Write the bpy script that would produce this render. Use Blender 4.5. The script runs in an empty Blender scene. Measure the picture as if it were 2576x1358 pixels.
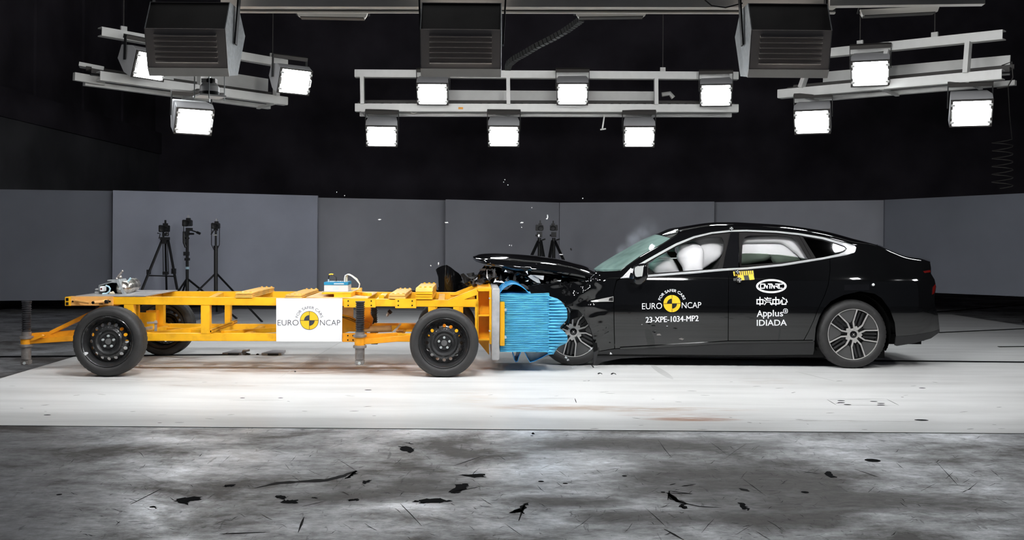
import bpy, bmesh, math, random
from mathutils import Vector, Matrix, noise

# ------------------------------------------------------------------ camera, world, exposure
SC = bpy.context.scene
COL = SC.collection
FPX, CX, CY, CAMH, ROLL = 2510.0, 1288.0, 597.0, 1.26, 0.0075
cam = bpy.data.cameras.new('camera')
cam.sensor_fit = 'HORIZONTAL'; cam.sensor_width = 36.0
cam.lens = FPX / 2576 * 36.0
cam.shift_y = -(679 - CY) / 2576
cam.clip_end = 200
cam_ob = bpy.data.objects.new('camera', cam); COL.objects.link(cam_ob)
cam_ob.matrix_world = Matrix.Translation((0, 0, CAMH)) @ Matrix.Rotation(math.pi / 2, 4, 'X') @ Matrix.Rotation(ROLL, 4, 'Z')
SC.camera = cam_ob
wd = bpy.data.worlds.new('world'); SC.world = wd; wd.use_nodes = True
wd.node_tree.nodes['Background'].inputs[0].default_value = (0.7, 0.8, 1.0, 1)
wd.node_tree.nodes['Background'].inputs[1].default_value = 0.03
vs = SC.view_settings
SC.display_settings.display_device = 'sRGB'
vs.view_transform = 'Standard'; vs.look = 'None'; vs.exposure = 0.0; vs.gamma = 1.0
try: vs.use_curve_mapping = False
except Exception: pass
SC.cycles.max_bounces = 8; SC.cycles.transparent_max_bounces = 12
SC.cycles.sample_clamp_indirect = 8.0
L_FAR, L_NEAR, L_UP = 40.0, 130.0, 130.0          # radiance of the floodlights behind / in front of the crash
def area_lamp(x, y, z, tx, ty, tz, sx=.46, sy=.34, L=L_NEAR):
    l = bpy.data.lights.new('floodlight_beam', 'AREA'); l.shape = 'RECTANGLE'; l.size = sx; l.size_y = sy
    l.energy = L*math.pi*sx*sy; l.color = (.975, .99, 1.0)
    o = bpy.data.objects.new('floodlight_beam', l); COL.objects.link(o); o.location = (x, y, z)
    o.rotation_euler = (Vector((tx, ty, tz))-Vector((x, y, z))).to_track_quat('-Z', 'Y').to_euler()
# the front row of floodlights runs on beyond both picture edges, with a second row above it
for x in (-6.6, -4.5, 4.75, 6.75): area_lamp(x, 7.2, 3.3, x*.45, 10.5, .3, .32, .27, L_NEAR*.8)
for x in (-2.6, -1.1, .4, 2.0, 4.65): area_lamp(x, 7.9, 4.8, x*.7, 10.4, .5, .30, .24, L_UP)

# ------------------------------------------------------------------ helpers
random.seed(7)
W = {}                                # matrix of every thing we made
def lerp(a, b, t): return a + (b - a) * t
def curve(pts):
    """smooth monotone-ish interpolation through (x, y) pairs"""
    xs = [p[0] for p in pts]; ys = [p[1] for p in pts]; n = len(xs)
    d = [(ys[i+1]-ys[i])/(xs[i+1]-xs[i]) for i in range(n-1)]
    m = [d[0]] + [0 if d[i-1]*d[i] <= 0 else 2*d[i-1]*d[i]/(d[i-1]+d[i]) for i in range(1, n-1)] + [d[-1]]
    def f(x):
        if x <= xs[0]: return ys[0]
        if x >= xs[-1]: return ys[-1]
        i = 0
        while x > xs[i+1]: i += 1
        h = xs[i+1]-xs[i]; t = (x-xs[i])/h
        return ((1+2*t)*(1-t)**2*ys[i] + t*(1-t)**2*h*m[i] + t*t*(3-2*t)*ys[i+1] + t*t*(t-1)*h*m[i+1])
    return f
def P(px, py, D):
    dx, dy = px-CX, py-CY
    u, v = dx+ROLL*dy, dy-ROLL*dx
    return Vector((u*D/FPX, D, CAMH - v*D/FPX))
def ground(px, py):
    dx, dy = px-CX, py-CY
    return P(px, py, CAMH*FPX/(dy-ROLL*dx))

def tag(o, label=None, cat=None, group=None, kind=None):
    if label: o['label'] = label
    if cat: o['category'] = cat
    if group: o['group'] = group
    if kind: o['kind'] = kind
    return o
def thing(name, label, cat, loc=(0, 0, 0), rot=(0, 0, 0), group=None):
    o = bpy.data.objects.new(name, None); COL.objects.link(o)
    o.empty_display_size = 0.1
    o.location = loc; o.rotation_euler = rot
    W[o] = Matrix.Translation(loc) @ Vector_rot(rot)
    return tag(o, label, cat, group)
def Vector_rot(rot):
    from mathutils import Euler
    return Euler(rot).to_matrix().to_4x4()
def dup(o, loc=None, rot=None, label=None, parent=None):
    c = o.copy(); COL.objects.link(c)
    if parent: c.parent = parent
    if loc is not None: c.location = loc
    if rot is not None: c.rotation_euler = rot
    if label: c['label'] = label
    for ch in list(o.children):
        dup(ch, parent=c)
    return c

class MB:
    def __init__(s): s.v = []; s.f = []; s.mi = []
    def add(s, vs, fs, mi=0):
        b = len(s.v); s.v += [Vector(v) for v in vs]
        s.f += [tuple(i+b for i in f) for f in fs]; s.mi += [mi]*len(fs)
        return s
    def hexa(s, p, mi=0):   # p: 4 near corners then 4 far corners
        return s.add(p, [(0,1,2,3),(7,6,5,4),(0,4,5,1),(1,5,6,2),(2,6,7,3),(3,7,4,0)], mi)
    def box(s, c, sz, mi=0, rot=None):
        x, y, z = sz[0]/2, sz[1]/2, sz[2]/2
        q = [Vector(v) for v in [(-x,-y,-z),(x,-y,-z),(x,-y,z),(-x,-y,z),(-x,y,-z),(x,y,-z),(x,y,z),(-x,y,z)]]
        if rot is not None: q = [rot @ v for v in q]
        return s.hexa([Vector(c)+v for v in q], mi)
    def prism(s, poly, d, mi=0):
        n = len(poly); d = Vector(d); p = [Vector(v) for v in poly]
        return s.add(p+[v+d for v in p], [tuple(range(n)), tuple(range(2*n-1, n-1, -1))] + [(i, (i+1)%n, n+(i+1)%n, n+i) for i in range(n)], mi)
    def bar(s, a, b, w, h, mi=0, up=(0, 0, 1)):
        a, b = Vector(a), Vector(b); d = (b-a).normalized(); up = Vector(up)
        if abs(d.dot(up)) > .98: up = Vector((1, 0, 0))
        r = d.cross(up).normalized()*w/2; u = r.cross(d).normalized()*h/2
        return s.hexa([a-r-u, a+r-u, a+r+u, a-r+u, b-r-u, b+r-u, b+r+u, b-r+u], mi)
    def tube(s, pts, r, n=8, mi=0):
        pts = [Vector(p) for p in pts]; rs = r if isinstance(r, (list, tuple)) else [r]*len(pts)
        vs = []; fs = []; prev = None
        for i, p in enumerate(pts):
            d = (pts[min(i+1, len(pts)-1)]-pts[max(i-1, 0)]).normalized()
            if prev is None:
                u = Vector((0, 0, 1)) if abs(d.z) < .9 else Vector((1, 0, 0))
            else: u = prev
            u = (u-d*u.dot(d)).normalized(); prev = u; w = d.cross(u)
            vs += [p+(u*math.cos(2*math.pi*k/n)+w*math.sin(2*math.pi*k/n))*rs[i] for k in range(n)]
        for i in range(len(pts)-1):
            fs += [(i*n+k, i*n+(k+1)%n, (i+1)*n+(k+1)%n, (i+1)*n+k) for k in range(n)]
        fs += [tuple(range(n-1, -1, -1)), tuple((len(pts)-1)*n+k for k in range(n))]
        return s.add(vs, fs, mi)
    def lathe(s, prof, n=48, c=(0, 0, 0), axis='Y', fn=None, mi=0, caps=False):
        c = Vector(c); vs = []; fs = []
        for j, (r, t) in enumerate(prof):
            for k in range(n):
                a = 2*math.pi*k/n; rr = fn(j, k, r) if fn else r
                x, y = rr*math.cos(a), rr*math.sin(a)
                vs.append(c+(Vector((x, t, y)) if axis == 'Y' else Vector((x, y, t)) if axis == 'Z' else Vector((t, x, y))))
        for j in range(len(prof)-1):
            fs += [(j*n+k, j*n+(k+1)%n, (j+1)*n+(k+1)%n, (j+1)*n+k) for k in range(n)]
        if caps: fs += [tuple(range(n)), tuple((len(prof)-1)*n+k for k in range(n))]
        return s.add(vs, fs, mi)
    def grid(s, rows, mi=0):
        m = len(rows[0]); vs = [v for r in rows for v in r]
        return s.add(vs, [(i*m+j, i*m+j+1, (i+1)*m+j+1, (i+1)*m+j) for i in range(len(rows)-1) for j in range(m-1)], mi)
    def slab(s, rows, off, mi=0):
        """a sheet from rows of points, thickened by the vector off"""
        m = len(rows[0]); n = len(rows); off = Vector(off)
        vs = [Vector(v) for r in rows for v in r]; N = len(vs)
        fs = [(i*m+j, i*m+j+1, (i+1)*m+j+1, (i+1)*m+j) for i in range(n-1) for j in range(m-1)]
        fs += [tuple(N+q for q in reversed(f)) for f in list(fs)]
        ring = [j for j in range(m)] + [i*m+m-1 for i in range(1, n)] + [(n-1)*m+j for j in range(m-2, -1, -1)] + [i*m for i in range(n-2, 0, -1)]
        fs += [(ring[k], ring[(k+1)%len(ring)], N+ring[(k+1)%len(ring)], N+ring[k]) for k in range(len(ring))]
        return s.add(vs+[v+off for v in vs], fs, mi)
    def ball(s, c, r, n=12, mi=0, sc=(1, 1, 1)):
        c = Vector(c); vs = []; fs = []
        for i in range(n//2+1):
            t = math.pi*i/(n//2)
            for k in range(n):
                a = 2*math.pi*k/n
                vs.append(c+Vector((r*sc[0]*math.sin(t)*math.cos(a), r*sc[1]*math.sin(t)*math.sin(a), r*sc[2]*math.cos(t))))
        for i in range(n//2):
            fs += [(i*n+k, i*n+(k+1)%n, (i+1)*n+(k+1)%n, (i+1)*n+k) for k in range(n)]
        return s.add(vs, fs, mi)
    def build(s, name, mats, parent=None, world=False, smooth=35, bevel=0.0, label=None, front=False):
        me = bpy.data.meshes.new(name)
        vs = s.v
        if world and parent is not None:
            inv = W[parent].inverted(); vs = [inv @ v for v in vs]
        me.from_pydata([tuple(v) for v in vs], [], s.f)
        mats = mats if isinstance(mats, (list, tuple)) else [mats]
        for m in mats: me.materials.append(m)
        me.polygons.foreach_set('material_index', s.mi)
        bm = bmesh.new(); bm.from_mesh(me)
        bmesh.ops.remove_doubles(bm, verts=bm.verts, dist=1e-5)
        bmesh.ops.recalc_face_normals(bm, faces=bm.faces)
        if front:
            for f in bm.faces:
                f.normal_update()
                if f.normal.y > 0: f.normal_flip()
        if bevel:
            es = [e for e in bm.edges if len(e.link_faces) == 2 and e.calc_face_angle(0) > .6]
            bmesh.ops.bevel(bm, geom=es, offset=bevel, segments=2, affect='EDGES', clamp_overlap=True)
        bm.to_mesh(me); bm.free()
        if smooth:
            me.shade_smooth(); me.set_sharp_from_angle(angle=math.radians(smooth))
        o = bpy.data.objects.new(name, me); COL.objects.link(o)
        if parent is not None:
            o.parent = parent; W[o] = W[parent]
        else: W[o] = Matrix.Identity(4)
        if label: o['label'] = label
        return o

def fill(poly, cell):
    """grid-cut fill of a 2-D polygon: returns (points, faces, boundary edges)"""
    bm = bmesh.new()
    bm.faces.new([bm.verts.new((p[0], p[1], 0)) for p in poly])
    xs = [p[0] for p in poly]; ys = [p[1] for p in poly]
    for ax, lo, hi in ((0, min(xs), max(xs)), (1, min(ys), max(ys))):
        n = int((hi-lo)/cell)
        for k in range(1, n+1):
            c = lo+(hi-lo)*k/(n+1); co = [0, 0, 0]; co[ax] = c; no = [0, 0, 0]; no[ax] = 1
            bmesh.ops.bisect_plane(bm, geom=list(bm.verts)+list(bm.edges)+list(bm.faces), plane_co=co, plane_no=no, dist=1e-5)
    bmesh.ops.remove_doubles(bm, verts=bm.verts, dist=1e-3)
    bm.verts.index_update()
    pts = [(v.co.x, v.co.y) for v in bm.verts]
    fs = [tuple(v.index for v in f.verts) for f in bm.faces]
    be = []
    for e in bm.edges:
        if len(e.link_faces) == 1:
            l = e.link_loops[0]; be.append((l.vert.index, l.link_loop_next.vert.index))
    bm.free()
    return pts, fs, be
def edge_dist(p, poly):
    best = 1e9
    for i in range(len(poly)):
        ax, ay = poly[i]; bx, by = poly[(i+1) % len(poly)]
        dx, dy = bx-ax, by-ay; L = dx*dx+dy*dy
        t = 0 if L == 0 else max(0, min(1, ((p[0]-ax)*dx+(p[1]-ay)*dy)/L))
        best = min(best, math.hypot(p[0]-ax-t*dx, p[1]-ay-t*dy))
    return best
def solid_panel(mb, poly, surf, cell, thick, mi=0):
    """panel of the outline poly (photo pixels) lying on the surface surf(px,py), thickened away from the viewer"""
    pts, fs, be = fill(poly, cell); n = len(pts); t = Vector((0, thick, 0))
    vs = [surf(*p) for p in pts]
    mb.add(vs+[v+t for v in vs], fs+[tuple(n+i for i in reversed(f)) for f in fs]+[(b, a, n+a, n+b) for a, b in be], mi)
def smooth_poly(pts, k=3):
    """closed Catmull-Rom through pts"""
    out = []; n = len(pts)
    for i in range(n):
        p0, p1, p2, p3 = (Vector(pts[(i+j-1) % n]) for j in range(4))
        for q in range(k):
            t = q/k
            v = .5*((2*p1)+(p2-p0)*t+(2*p0-5*p1+4*p2-p3)*t*t+(3*p1-p0-3*p2+p3)*t**3)
            out.append((v.x, v.y))
    return out
def inflate(mb, poly, D, bulge, cell=6, back=.4, wob=0.0, mi=0):
    """a puffed cushion of the given outline at depth D"""
    pts, fs, be = fill(poly, cell); ds = [edge_dist(p, poly) for p in pts]; dm = max(ds); n = len(pts)
    h = [math.sqrt(max(0, 1-(1-min(1, d/dm))**2)) for d in ds]
    w = [wob*noise.noise(Vector((p[0]*.03, p[1]*.06, D))) for p in pts]
    vs = [P(p[0], p[1], D-bulge*q*(1+ww*6)) for p, q, ww in zip(pts, h, w)]
    vb = [v+Vector((0, (bulge*(q)+bulge*back*q)+.004, 0)) for v, q in zip(vs, h)]
    mb.add(vs+vb, fs+[tuple(n+i for i in reversed(f)) for f in fs]+[(b, a, n+a, n+b) for a, b in be], mi)

# ------------------------------------------------------------------ materials
def srgb(r, g, b):
    return tuple((c/255/12.92 if c/255 <= .04045 else ((c/255+.055)/1.055)**2.4) for c in (r, g, b))
def mat(name, col, rough=.5, metal=0.0, spec=.5, coat=0.0, var=.12, scale=6.0, rvar=.08, bump=0.0, bscale=60.0, dirt=None, dscale=3.0, damt=.35):
    m = bpy.data.materials.new(name); m.use_nodes = True
    nt = m.node_tree; b = nt.nodes['Principled BSDF']
    tc = nt.nodes.new('ShaderNodeTexCoord'); nz = nt.nodes.new('ShaderNodeTexNoise')
    nz.inputs['Scale'].default_value = scale; nz.inputs['Detail'].default_value = 6
    nt.links.new(tc.outputs['Object'], nz.inputs['Vector'])
    mr = nt.nodes.new('ShaderNodeMapRange'); nt.links.new(nz.outputs['Fac'], mr.inputs['Value'])
    mr.inputs['From Min'].default_value = .3; mr.inputs['From Max'].default_value = .7
    mr.inputs['To Min'].default_value = 1-var; mr.inputs['To Max'].default_value = 1+var
    mx = nt.nodes.new('ShaderNodeMix'); mx.data_type = 'RGBA'; mx.blend_type = 'MULTIPLY'
    mx.inputs[0].default_value = 1; mx.inputs[6].default_value = (*col, 1)
    nt.links.new(mr.outputs[0], mx.inputs[7])
    out = mx.outputs[2]
    if dirt:
        n2 = nt.nodes.new('ShaderNodeTexNoise'); n2.inputs['Scale'].default_value = dscale; n2.inputs['Detail'].default_value = 8
        nt.links.new(tc.outputs['Object'], n2.inputs['Vector'])
        r2 = nt.nodes.new('ShaderNodeMapRange'); nt.links.new(n2.outputs['Fac'], r2.inputs['Value'])
        r2.inputs['From Min'].default_value = .52; r2.inputs['From Max'].default_value = .72
        r2.inputs['To Max'].default_value = damt
        m2 = nt.nodes.new('ShaderNodeMix'); m2.data_type = 'RGBA'
        nt.links.new(r2.outputs[0], m2.inputs[0]); nt.links.new(out, m2.inputs[6]); m2.inputs[7].default_value = (*dirt, 1)
        out = m2.outputs[2]
    nt.links.new(out, b.inputs['Base Color'])
    r = nt.nodes.new('ShaderNodeMapRange'); nt.links.new(nz.outputs['Fac'], r.inputs['Value'])
    r.inputs['From Min'].default_value = .3; r.inputs['From Max'].default_value = .7
    r.inputs['To Min'].default_value = max(.01, rough-rvar); r.inputs['To Max'].default_value = min(1, rough+rvar)
    nt.links.new(r.outputs[0], b.inputs['Roughness'])
    b.inputs['Metallic'].default_value = metal
    b.inputs['Specular IOR Level'].default_value = spec
    b.inputs['Coat Weight'].default_value = coat; b.inputs['Coat Roughness'].default_value = .02
    if bump:
        n3 = nt.nodes.new('ShaderNodeTexNoise'); n3.inputs['Scale'].default_value = bscale; n3.inputs['Detail'].default_value = 4
        nt.links.new(tc.outputs['Object'], n3.inputs['Vector'])
        bp = nt.nodes.new('ShaderNodeBump'); bp.inputs['Strength'].default_value = bump; bp.inputs['Distance'].default_value = .01
        nt.links.new(n3.outputs['Fac'], bp.inputs['Height']); nt.links.new(bp.outputs[0], b.inputs['Normal'])
    return m
def emit(name, col, strength):
    m = bpy.data.materials.new(name); m.use_nodes = True; nt = m.node_tree
    nt.nodes.remove(nt.nodes['Principled BSDF'])
    e = nt.nodes.new('ShaderNodeEmission'); e.inputs[0].default_value = (*col, 1); e.inputs[1].default_value = strength
    nt.links.new(e.outputs[0], nt.nodes['Material Output'].inputs[0])
    return m
def glass(name, tint, gloss=.12, rough=.02):
    m = bpy.data.materials.new(name); m.use_nodes = True; nt = m.node_tree
    nt.nodes.remove(nt.nodes['Principled BSDF'])
    t = nt.nodes.new('ShaderNodeBsdfTransparent'); t.inputs[0].default_value = (*tint, 1)
    g = nt.nodes.new('ShaderNodeBsdfGlossy'); g.inputs['Roughness'].default_value = rough
    fr = nt.nodes.new('ShaderNodeFresnel'); fr.inputs[0].default_value = 1.5
    nz = nt.nodes.new('ShaderNodeTexNoise'); nz.inputs['Scale'].default_value = 5
    mp = nt.nodes.new('ShaderNodeMath'); mp.operation = 'MULTIPLY_ADD'
    nt.links.new(nz.outputs['Fac'], mp.inputs[0]); mp.inputs[1].default_value = gloss
    nt.links.new(fr.outputs[0], mp.inputs[2])
    mx = nt.nodes.new('ShaderNodeMixShader')
    nt.links.new(mp.outputs[0], mx.inputs[0]); nt.links.new(t.outputs[0], mx.inputs[1]); nt.links.new(g.outputs[0], mx.inputs[2])
    nt.links.new(mx.outputs[0], nt.nodes['Material Output'].inputs[0])
    return m
YEL = (.90, .46, .012)
M = dict(
 yellow = mat('yellow paint', YEL, .42, var=.14, scale=5, dirt=(.35, .13, .01), dscale=9, damt=.35),
 orange = mat('orange yellow paint', (.85, .34, .01), .42, var=.15, scale=5, dirt=(.3, .1, .01), dscale=10, damt=.4),
 salmon = mat('pale orange paint', (.82, .42, .12), .45, var=.1, dirt=(.35, .13, .03), dscale=14),
 wornyellow = mat('worn yellow paint', (.80, .46, .10), .5, var=.2, scale=9, dirt=(.45, .25, .10), dscale=7, damt=.6),
 tan = mat('bare tan boards', (.78, .52, .24), .55, var=.18, scale=8, dirt=(.5, .3, .1), dscale=6, damt=.5),
 galv = mat('galvanised grey plate', (.42, .42, .42), .5, .3, var=.2, scale=10, dirt=(.55, .55, .55), dscale=25),
 deck = mat('grey deck sheet', (.42, .41, .42), .4, .4, var=.2, scale=5, dirt=(.5, .35, .2), dscale=4),
 steel = mat('brushed steel', (.62, .58, .52), .28, 1.0, var=.1, scale=12),
 jack = mat('dark worn steel', (.24, .22, .21), .38, .45, var=.35, scale=14),
 thread = mat('black threaded sleeve', (.05, .05, .055), .4, .6, var=.3, scale=20),
 zinc = mat('zinc bolt', (.62, .66, .66), .35, .4),
 tyre = mat('black tyre rubber', (.022, .021, .021), .62, var=.25, scale=14, bump=.15, bscale=90),
 rimblack = mat('black painted steel', (.018, .018, .019), .32, var=.2, coat=.4),
 cap = mat('grey hub', (.13, .13, .13), .5, .4),
 paint = mat('black car paint', (.0035, .0036, .004), .05, spec=.5, coat=.6, var=.2, rvar=.01, scale=2),
 gloss = mat('black gloss trim', (.006, .006, .007), .1, spec=.5, coat=.3, rvar=.02),
 matte = mat('black matte plastic', (.022, .022, .023), .5, spec=.35, rvar=.05),
 under = mat('dark underbody', (.006, .006, .006), .8, spec=.1),
 interior = mat('dark cabin lining', (.02, .02, .02), .8, spec=.2),
 seal = mat('dark window frame', (.014, .013, .013), .6, spec=.12),
 chrome = mat('bright chrome trim', (.95, .95, .97), .42, .55, var=.03, rvar=.04),
 silver = mat('machined silver alloy', (.68, .66, .64), .35, .6, var=.04, rvar=.04),
 insert = mat('grey wheel insert', (.075, .074, .074), .45, .2),
 red = mat('dark red lamp glass', (.10, .005, .004), .2, spec=.5),
 bag = mat('white airbag cloth', (.93, .92, .93), .7, var=.02, scale=9, bump=.1, bscale=30),
 leather = mat('brown cabin trim', (.10, .045, .03), .6),
 pillow = mat('pale green lining', (.42, .46, .41), .8, var=.2, scale=14),
 blue = mat('blue honeycomb sheet', (.13, .50, .74), .45, spec=.4, var=.1, scale=9, rvar=.06),
 bluedeep = mat('blue cladding sheet', (.03, .30, .66), .3, spec=.5, var=.1),
 white = mat('white board', (.86, .86, .87), .5, var=.02),
 ink = mat('dark grey ink', (.035, .038, .05), .5),
 markyel = mat('yellow decal', (.88, .52, .02), .45, var=.03),
 markblk = mat('black decal', (.008, .009, .009), .45),
 markwht = mat('white decal', (.88, .88, .90), .45, var=.02),
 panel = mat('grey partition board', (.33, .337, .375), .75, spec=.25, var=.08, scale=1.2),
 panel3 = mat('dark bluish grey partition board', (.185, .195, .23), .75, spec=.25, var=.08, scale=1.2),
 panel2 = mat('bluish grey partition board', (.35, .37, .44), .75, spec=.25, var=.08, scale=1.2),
 hall = mat('dark hall cladding', (.05, .045, .055), .9, spec=.1, var=.4, scale=.8),
 hallgrey = mat('dark grey hall wall', (.085, .085, .093), .9, spec=.1, var=.3, scale=.8),
 curtain = mat('black drape', (.006, .006, .007), .95, spec=.05),
 beige = mat('cream painted beam', (.80, .77, .72), .5, var=.06),
 alu = mat('aluminium beam', (.62, .62, .60), .4, .25, var=.06),
 alugrey = mat('grey aluminium web', (.55, .55, .53), .45, .2, var=.06),
 lamp = mat('grey lamp housing', (.50, .50, .51), .45, .3, var=.06),
 lampdark = mat('dark lamp back', (.05, .046, .043), .55, .2),
 louvre = mat('grey brown louvred sheet', (.74, .67, .62), .5, .0, var=.06),
 black = mat('black metal', (.012, .012, .013), .45, spec=.4),
 zincplate = mat('spangled zinc sheet', (.36, .38, .39), .5, .4, var=.25, scale=40),
 plastic = mat('white plastic', (.9, .9, .9), .4),
 logger = mat('pale grey logger case', (.62, .62, .63), .4, var=.04),
 cyan = mat('blue logger lid', (.02, .22, .42), .4),
 tubeblue = mat('pale blue hose', (.45, .65, .75), .35),
 cablew = mat('cream cable', (.70, .62, .48), .5),
 shard = mat('pale plastic shard', (.62, .62, .63), .4),
 mirror = mat('mirror glass', (.50, .51, .50), .15, .2, var=.02, rvar=.01),
)
M['lens_far'] = emit('floodlight glass', (.93, .97, 1.0), L_FAR)
M['lens_near'] = emit('near floodlight glass', (.975, .99, 1.0), L_NEAR)
M['windscreen'] = glass('green tinted windscreen', (.50, .72, .66), .12)
def haze_glass(m, col, amt):
    nt = m.node_tree; out = nt.nodes['Material Output']; src = out.inputs[0].links[0].from_socket
    d = nt.nodes.new('ShaderNodeBsdfDiffuse'); d.inputs[0].default_value = (*col, 1)
    t = nt.nodes.new('ShaderNodeBsdfTranslucent'); t.inputs[0].default_value = (*col, 1)
    a = nt.nodes.new('ShaderNodeMixShader'); a.inputs[0].default_value = .5; nt.links.new(d.outputs[0], a.inputs[1]); nt.links.new(t.outputs[0], a.inputs[2])
    n = nt.nodes.new('ShaderNodeTexNoise'); n.inputs['Scale'].default_value = 2.2; n.inputs['Detail'].default_value = 5
    tc = nt.nodes.new('ShaderNodeTexCoord'); mp = nt.nodes.new('ShaderNodeMapping'); mp.inputs['Scale'].default_value = (.6, 1, 2); nt.links.new(tc.outputs['Object'], mp.inputs[0]); nt.links.new(mp.outputs[0], n.inputs[0])
    r = nt.nodes.new('ShaderNodeMapRange'); nt.links.new(n.outputs['Fac'], r.inputs['Value']); r.inputs['From Min'].default_value = .3; r.inputs['From Max'].default_value = .7; r.inputs['To Min'].default_value = amt*.55; r.inputs['To Max'].default_value = amt*1.4
    x = nt.nodes.new('ShaderNodeMixShader'); nt.links.new(r.outputs[0], x.inputs[0]); nt.links.new(src, x.inputs[1]); nt.links.new(a.outputs[0], x.inputs[2]); nt.links.new(x.outputs[0], out.inputs[0])
haze_glass(M['windscreen'], (.58, .78, .73), .48)     # crazed laminated glass scatters light
M['sideglass'] = glass('grey green side glass', (.46, .50, .47), .05)
M['darkglass'] = glass('dark privacy glass', (.10, .11, .12), .1)
# ------------------------------------------------------------------ floor and hall
def node_floor_dark(grime):
    m = bpy.data.materials.new('worn dark steel floor'); m.use_nodes = True; nt = m.node_tree; b = nt.nodes['Principled BSDF']
    N = nt.nodes.new; L = nt.links.new
    tc = N('ShaderNodeTexCoord')
    def ns(scale, det=8, sc=(1, 1, 1), rough=.6, dist=0.0):
        mp = N('ShaderNodeMapping'); mp.inputs['Scale'].default_value = sc; L(tc.outputs['Object'], mp.inputs['Vector'])
        n = N('ShaderNodeTexNoise'); n.inputs['Scale'].default_value = scale; n.inputs['Detail'].default_value = det
        n.inputs['Roughness'].default_value = rough; n.inputs['Distortion'].default_value = dist
        L(mp.outputs[0], n.inputs['Vector']); return n.outputs['Fac']
    def rng(x, a, b_, c, d):
        r = N('ShaderNodeMapRange'); L(x, r.inputs['Value'])
        for k, v in zip(('From Min', 'From Max', 'To Min', 'To Max'), (a, b_, c, d)): r.inputs[k].default_value = v
        return r.outputs[0]
    def mul(a, b_):
        q = N('ShaderNodeMath'); q.operation = 'MULTIPLY'; L(a, q.inputs[0]); L(b_, q.inputs[1]); return q.outputs[0]
    blot = rng(ns(1.15, 12, (.9, 1.25, 1), .70, .25), .38, .64, 0, 1)          # big worn patches
    fine = rng(ns(15, 10, (.7, 1.2, 1), .80), .35, .65, .58, 1.24)            # mottling
    scr = rng(ns(38, 3, (.16, 1.2, 1), .5, 1.2), .30, .37, .45, 1)         # scratches
    scr2 = rng(ns(30, 3, (1.0, .22, 1), .5, 1.4), .30, .35, .55, 1)
    for (x, y, rx, ry, sc) in grime:                                        # oily brown patches with ragged outlines
        sx = N('ShaderNodeSeparateXYZ'); L(tc.outputs['Object'], sx.inputs[0])
        def ax(o, c, r):
            q = N('ShaderNodeMath'); q.operation = 'SUBTRACT'; L(o, q.inputs[0]); q.inputs[1].default_value = c
            w = N('ShaderNodeMath'); w.operation = 'DIVIDE'; L(q.outputs[0], w.inputs[0]); w.inputs[1].default_value = r
            e = N('ShaderNodeMath'); e.operation = 'POWER'; L(w.outputs[0], e.inputs[0]); e.inputs[1].default_value = 2; return e.outputs[0]
        s = N('ShaderNodeMath'); s.operation = 'ADD'; L(ax(sx.outputs[0], x, rx), s.inputs[0]); L(ax(sx.outputs[1], y, ry), s.inputs[1])
        n = N('ShaderNodeMath'); n.operation = 'MULTIPLY_ADD'; L(ns(sc, 10, (.8, 1.4, 1), .7), n.inputs[0]); n.inputs[1].default_value = 2.4; L(s.outputs[0], n.inputs[2])
        blot = mul(blot, rng(n.outputs[0], 1.25, 2.5, .05, 1))
    cr = N('ShaderNodeMix'); cr.data_type = 'RGBA'; L(blot, cr.inputs[0])
    cr.inputs[6].default_value = (.095, .085, .079, 1); cr.inputs[7].default_value = (.64, .65, .67, 1)
    m1 = N('ShaderNodeMix'); m1.data_type = 'RGBA'; m1.blend_type = 'MULTIPLY'; m1.inputs[0].default_value = 1
    L(cr.outputs[2], m1.inputs[6]); L(mul(mul(fine, scr), scr2), m1.inputs[7])
    L(m1.outputs[2], b.inputs['Base Color'])
    L(rng(blot, 0, 1, .58, .36), b.inputs['Roughness'])
    b.inputs['Metallic'].default_value = .7; b.inputs['Specular IOR Level'].default_value = .5
    bp = N('ShaderNodeBump'); bp.inputs['Strength'].default_value = .15; bp.inputs['Distance'].default_value = .004
    L(ns(22, 6), bp.inputs['Height']); L(bp.outputs[0], b.inputs['Normal'])
    return m
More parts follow.
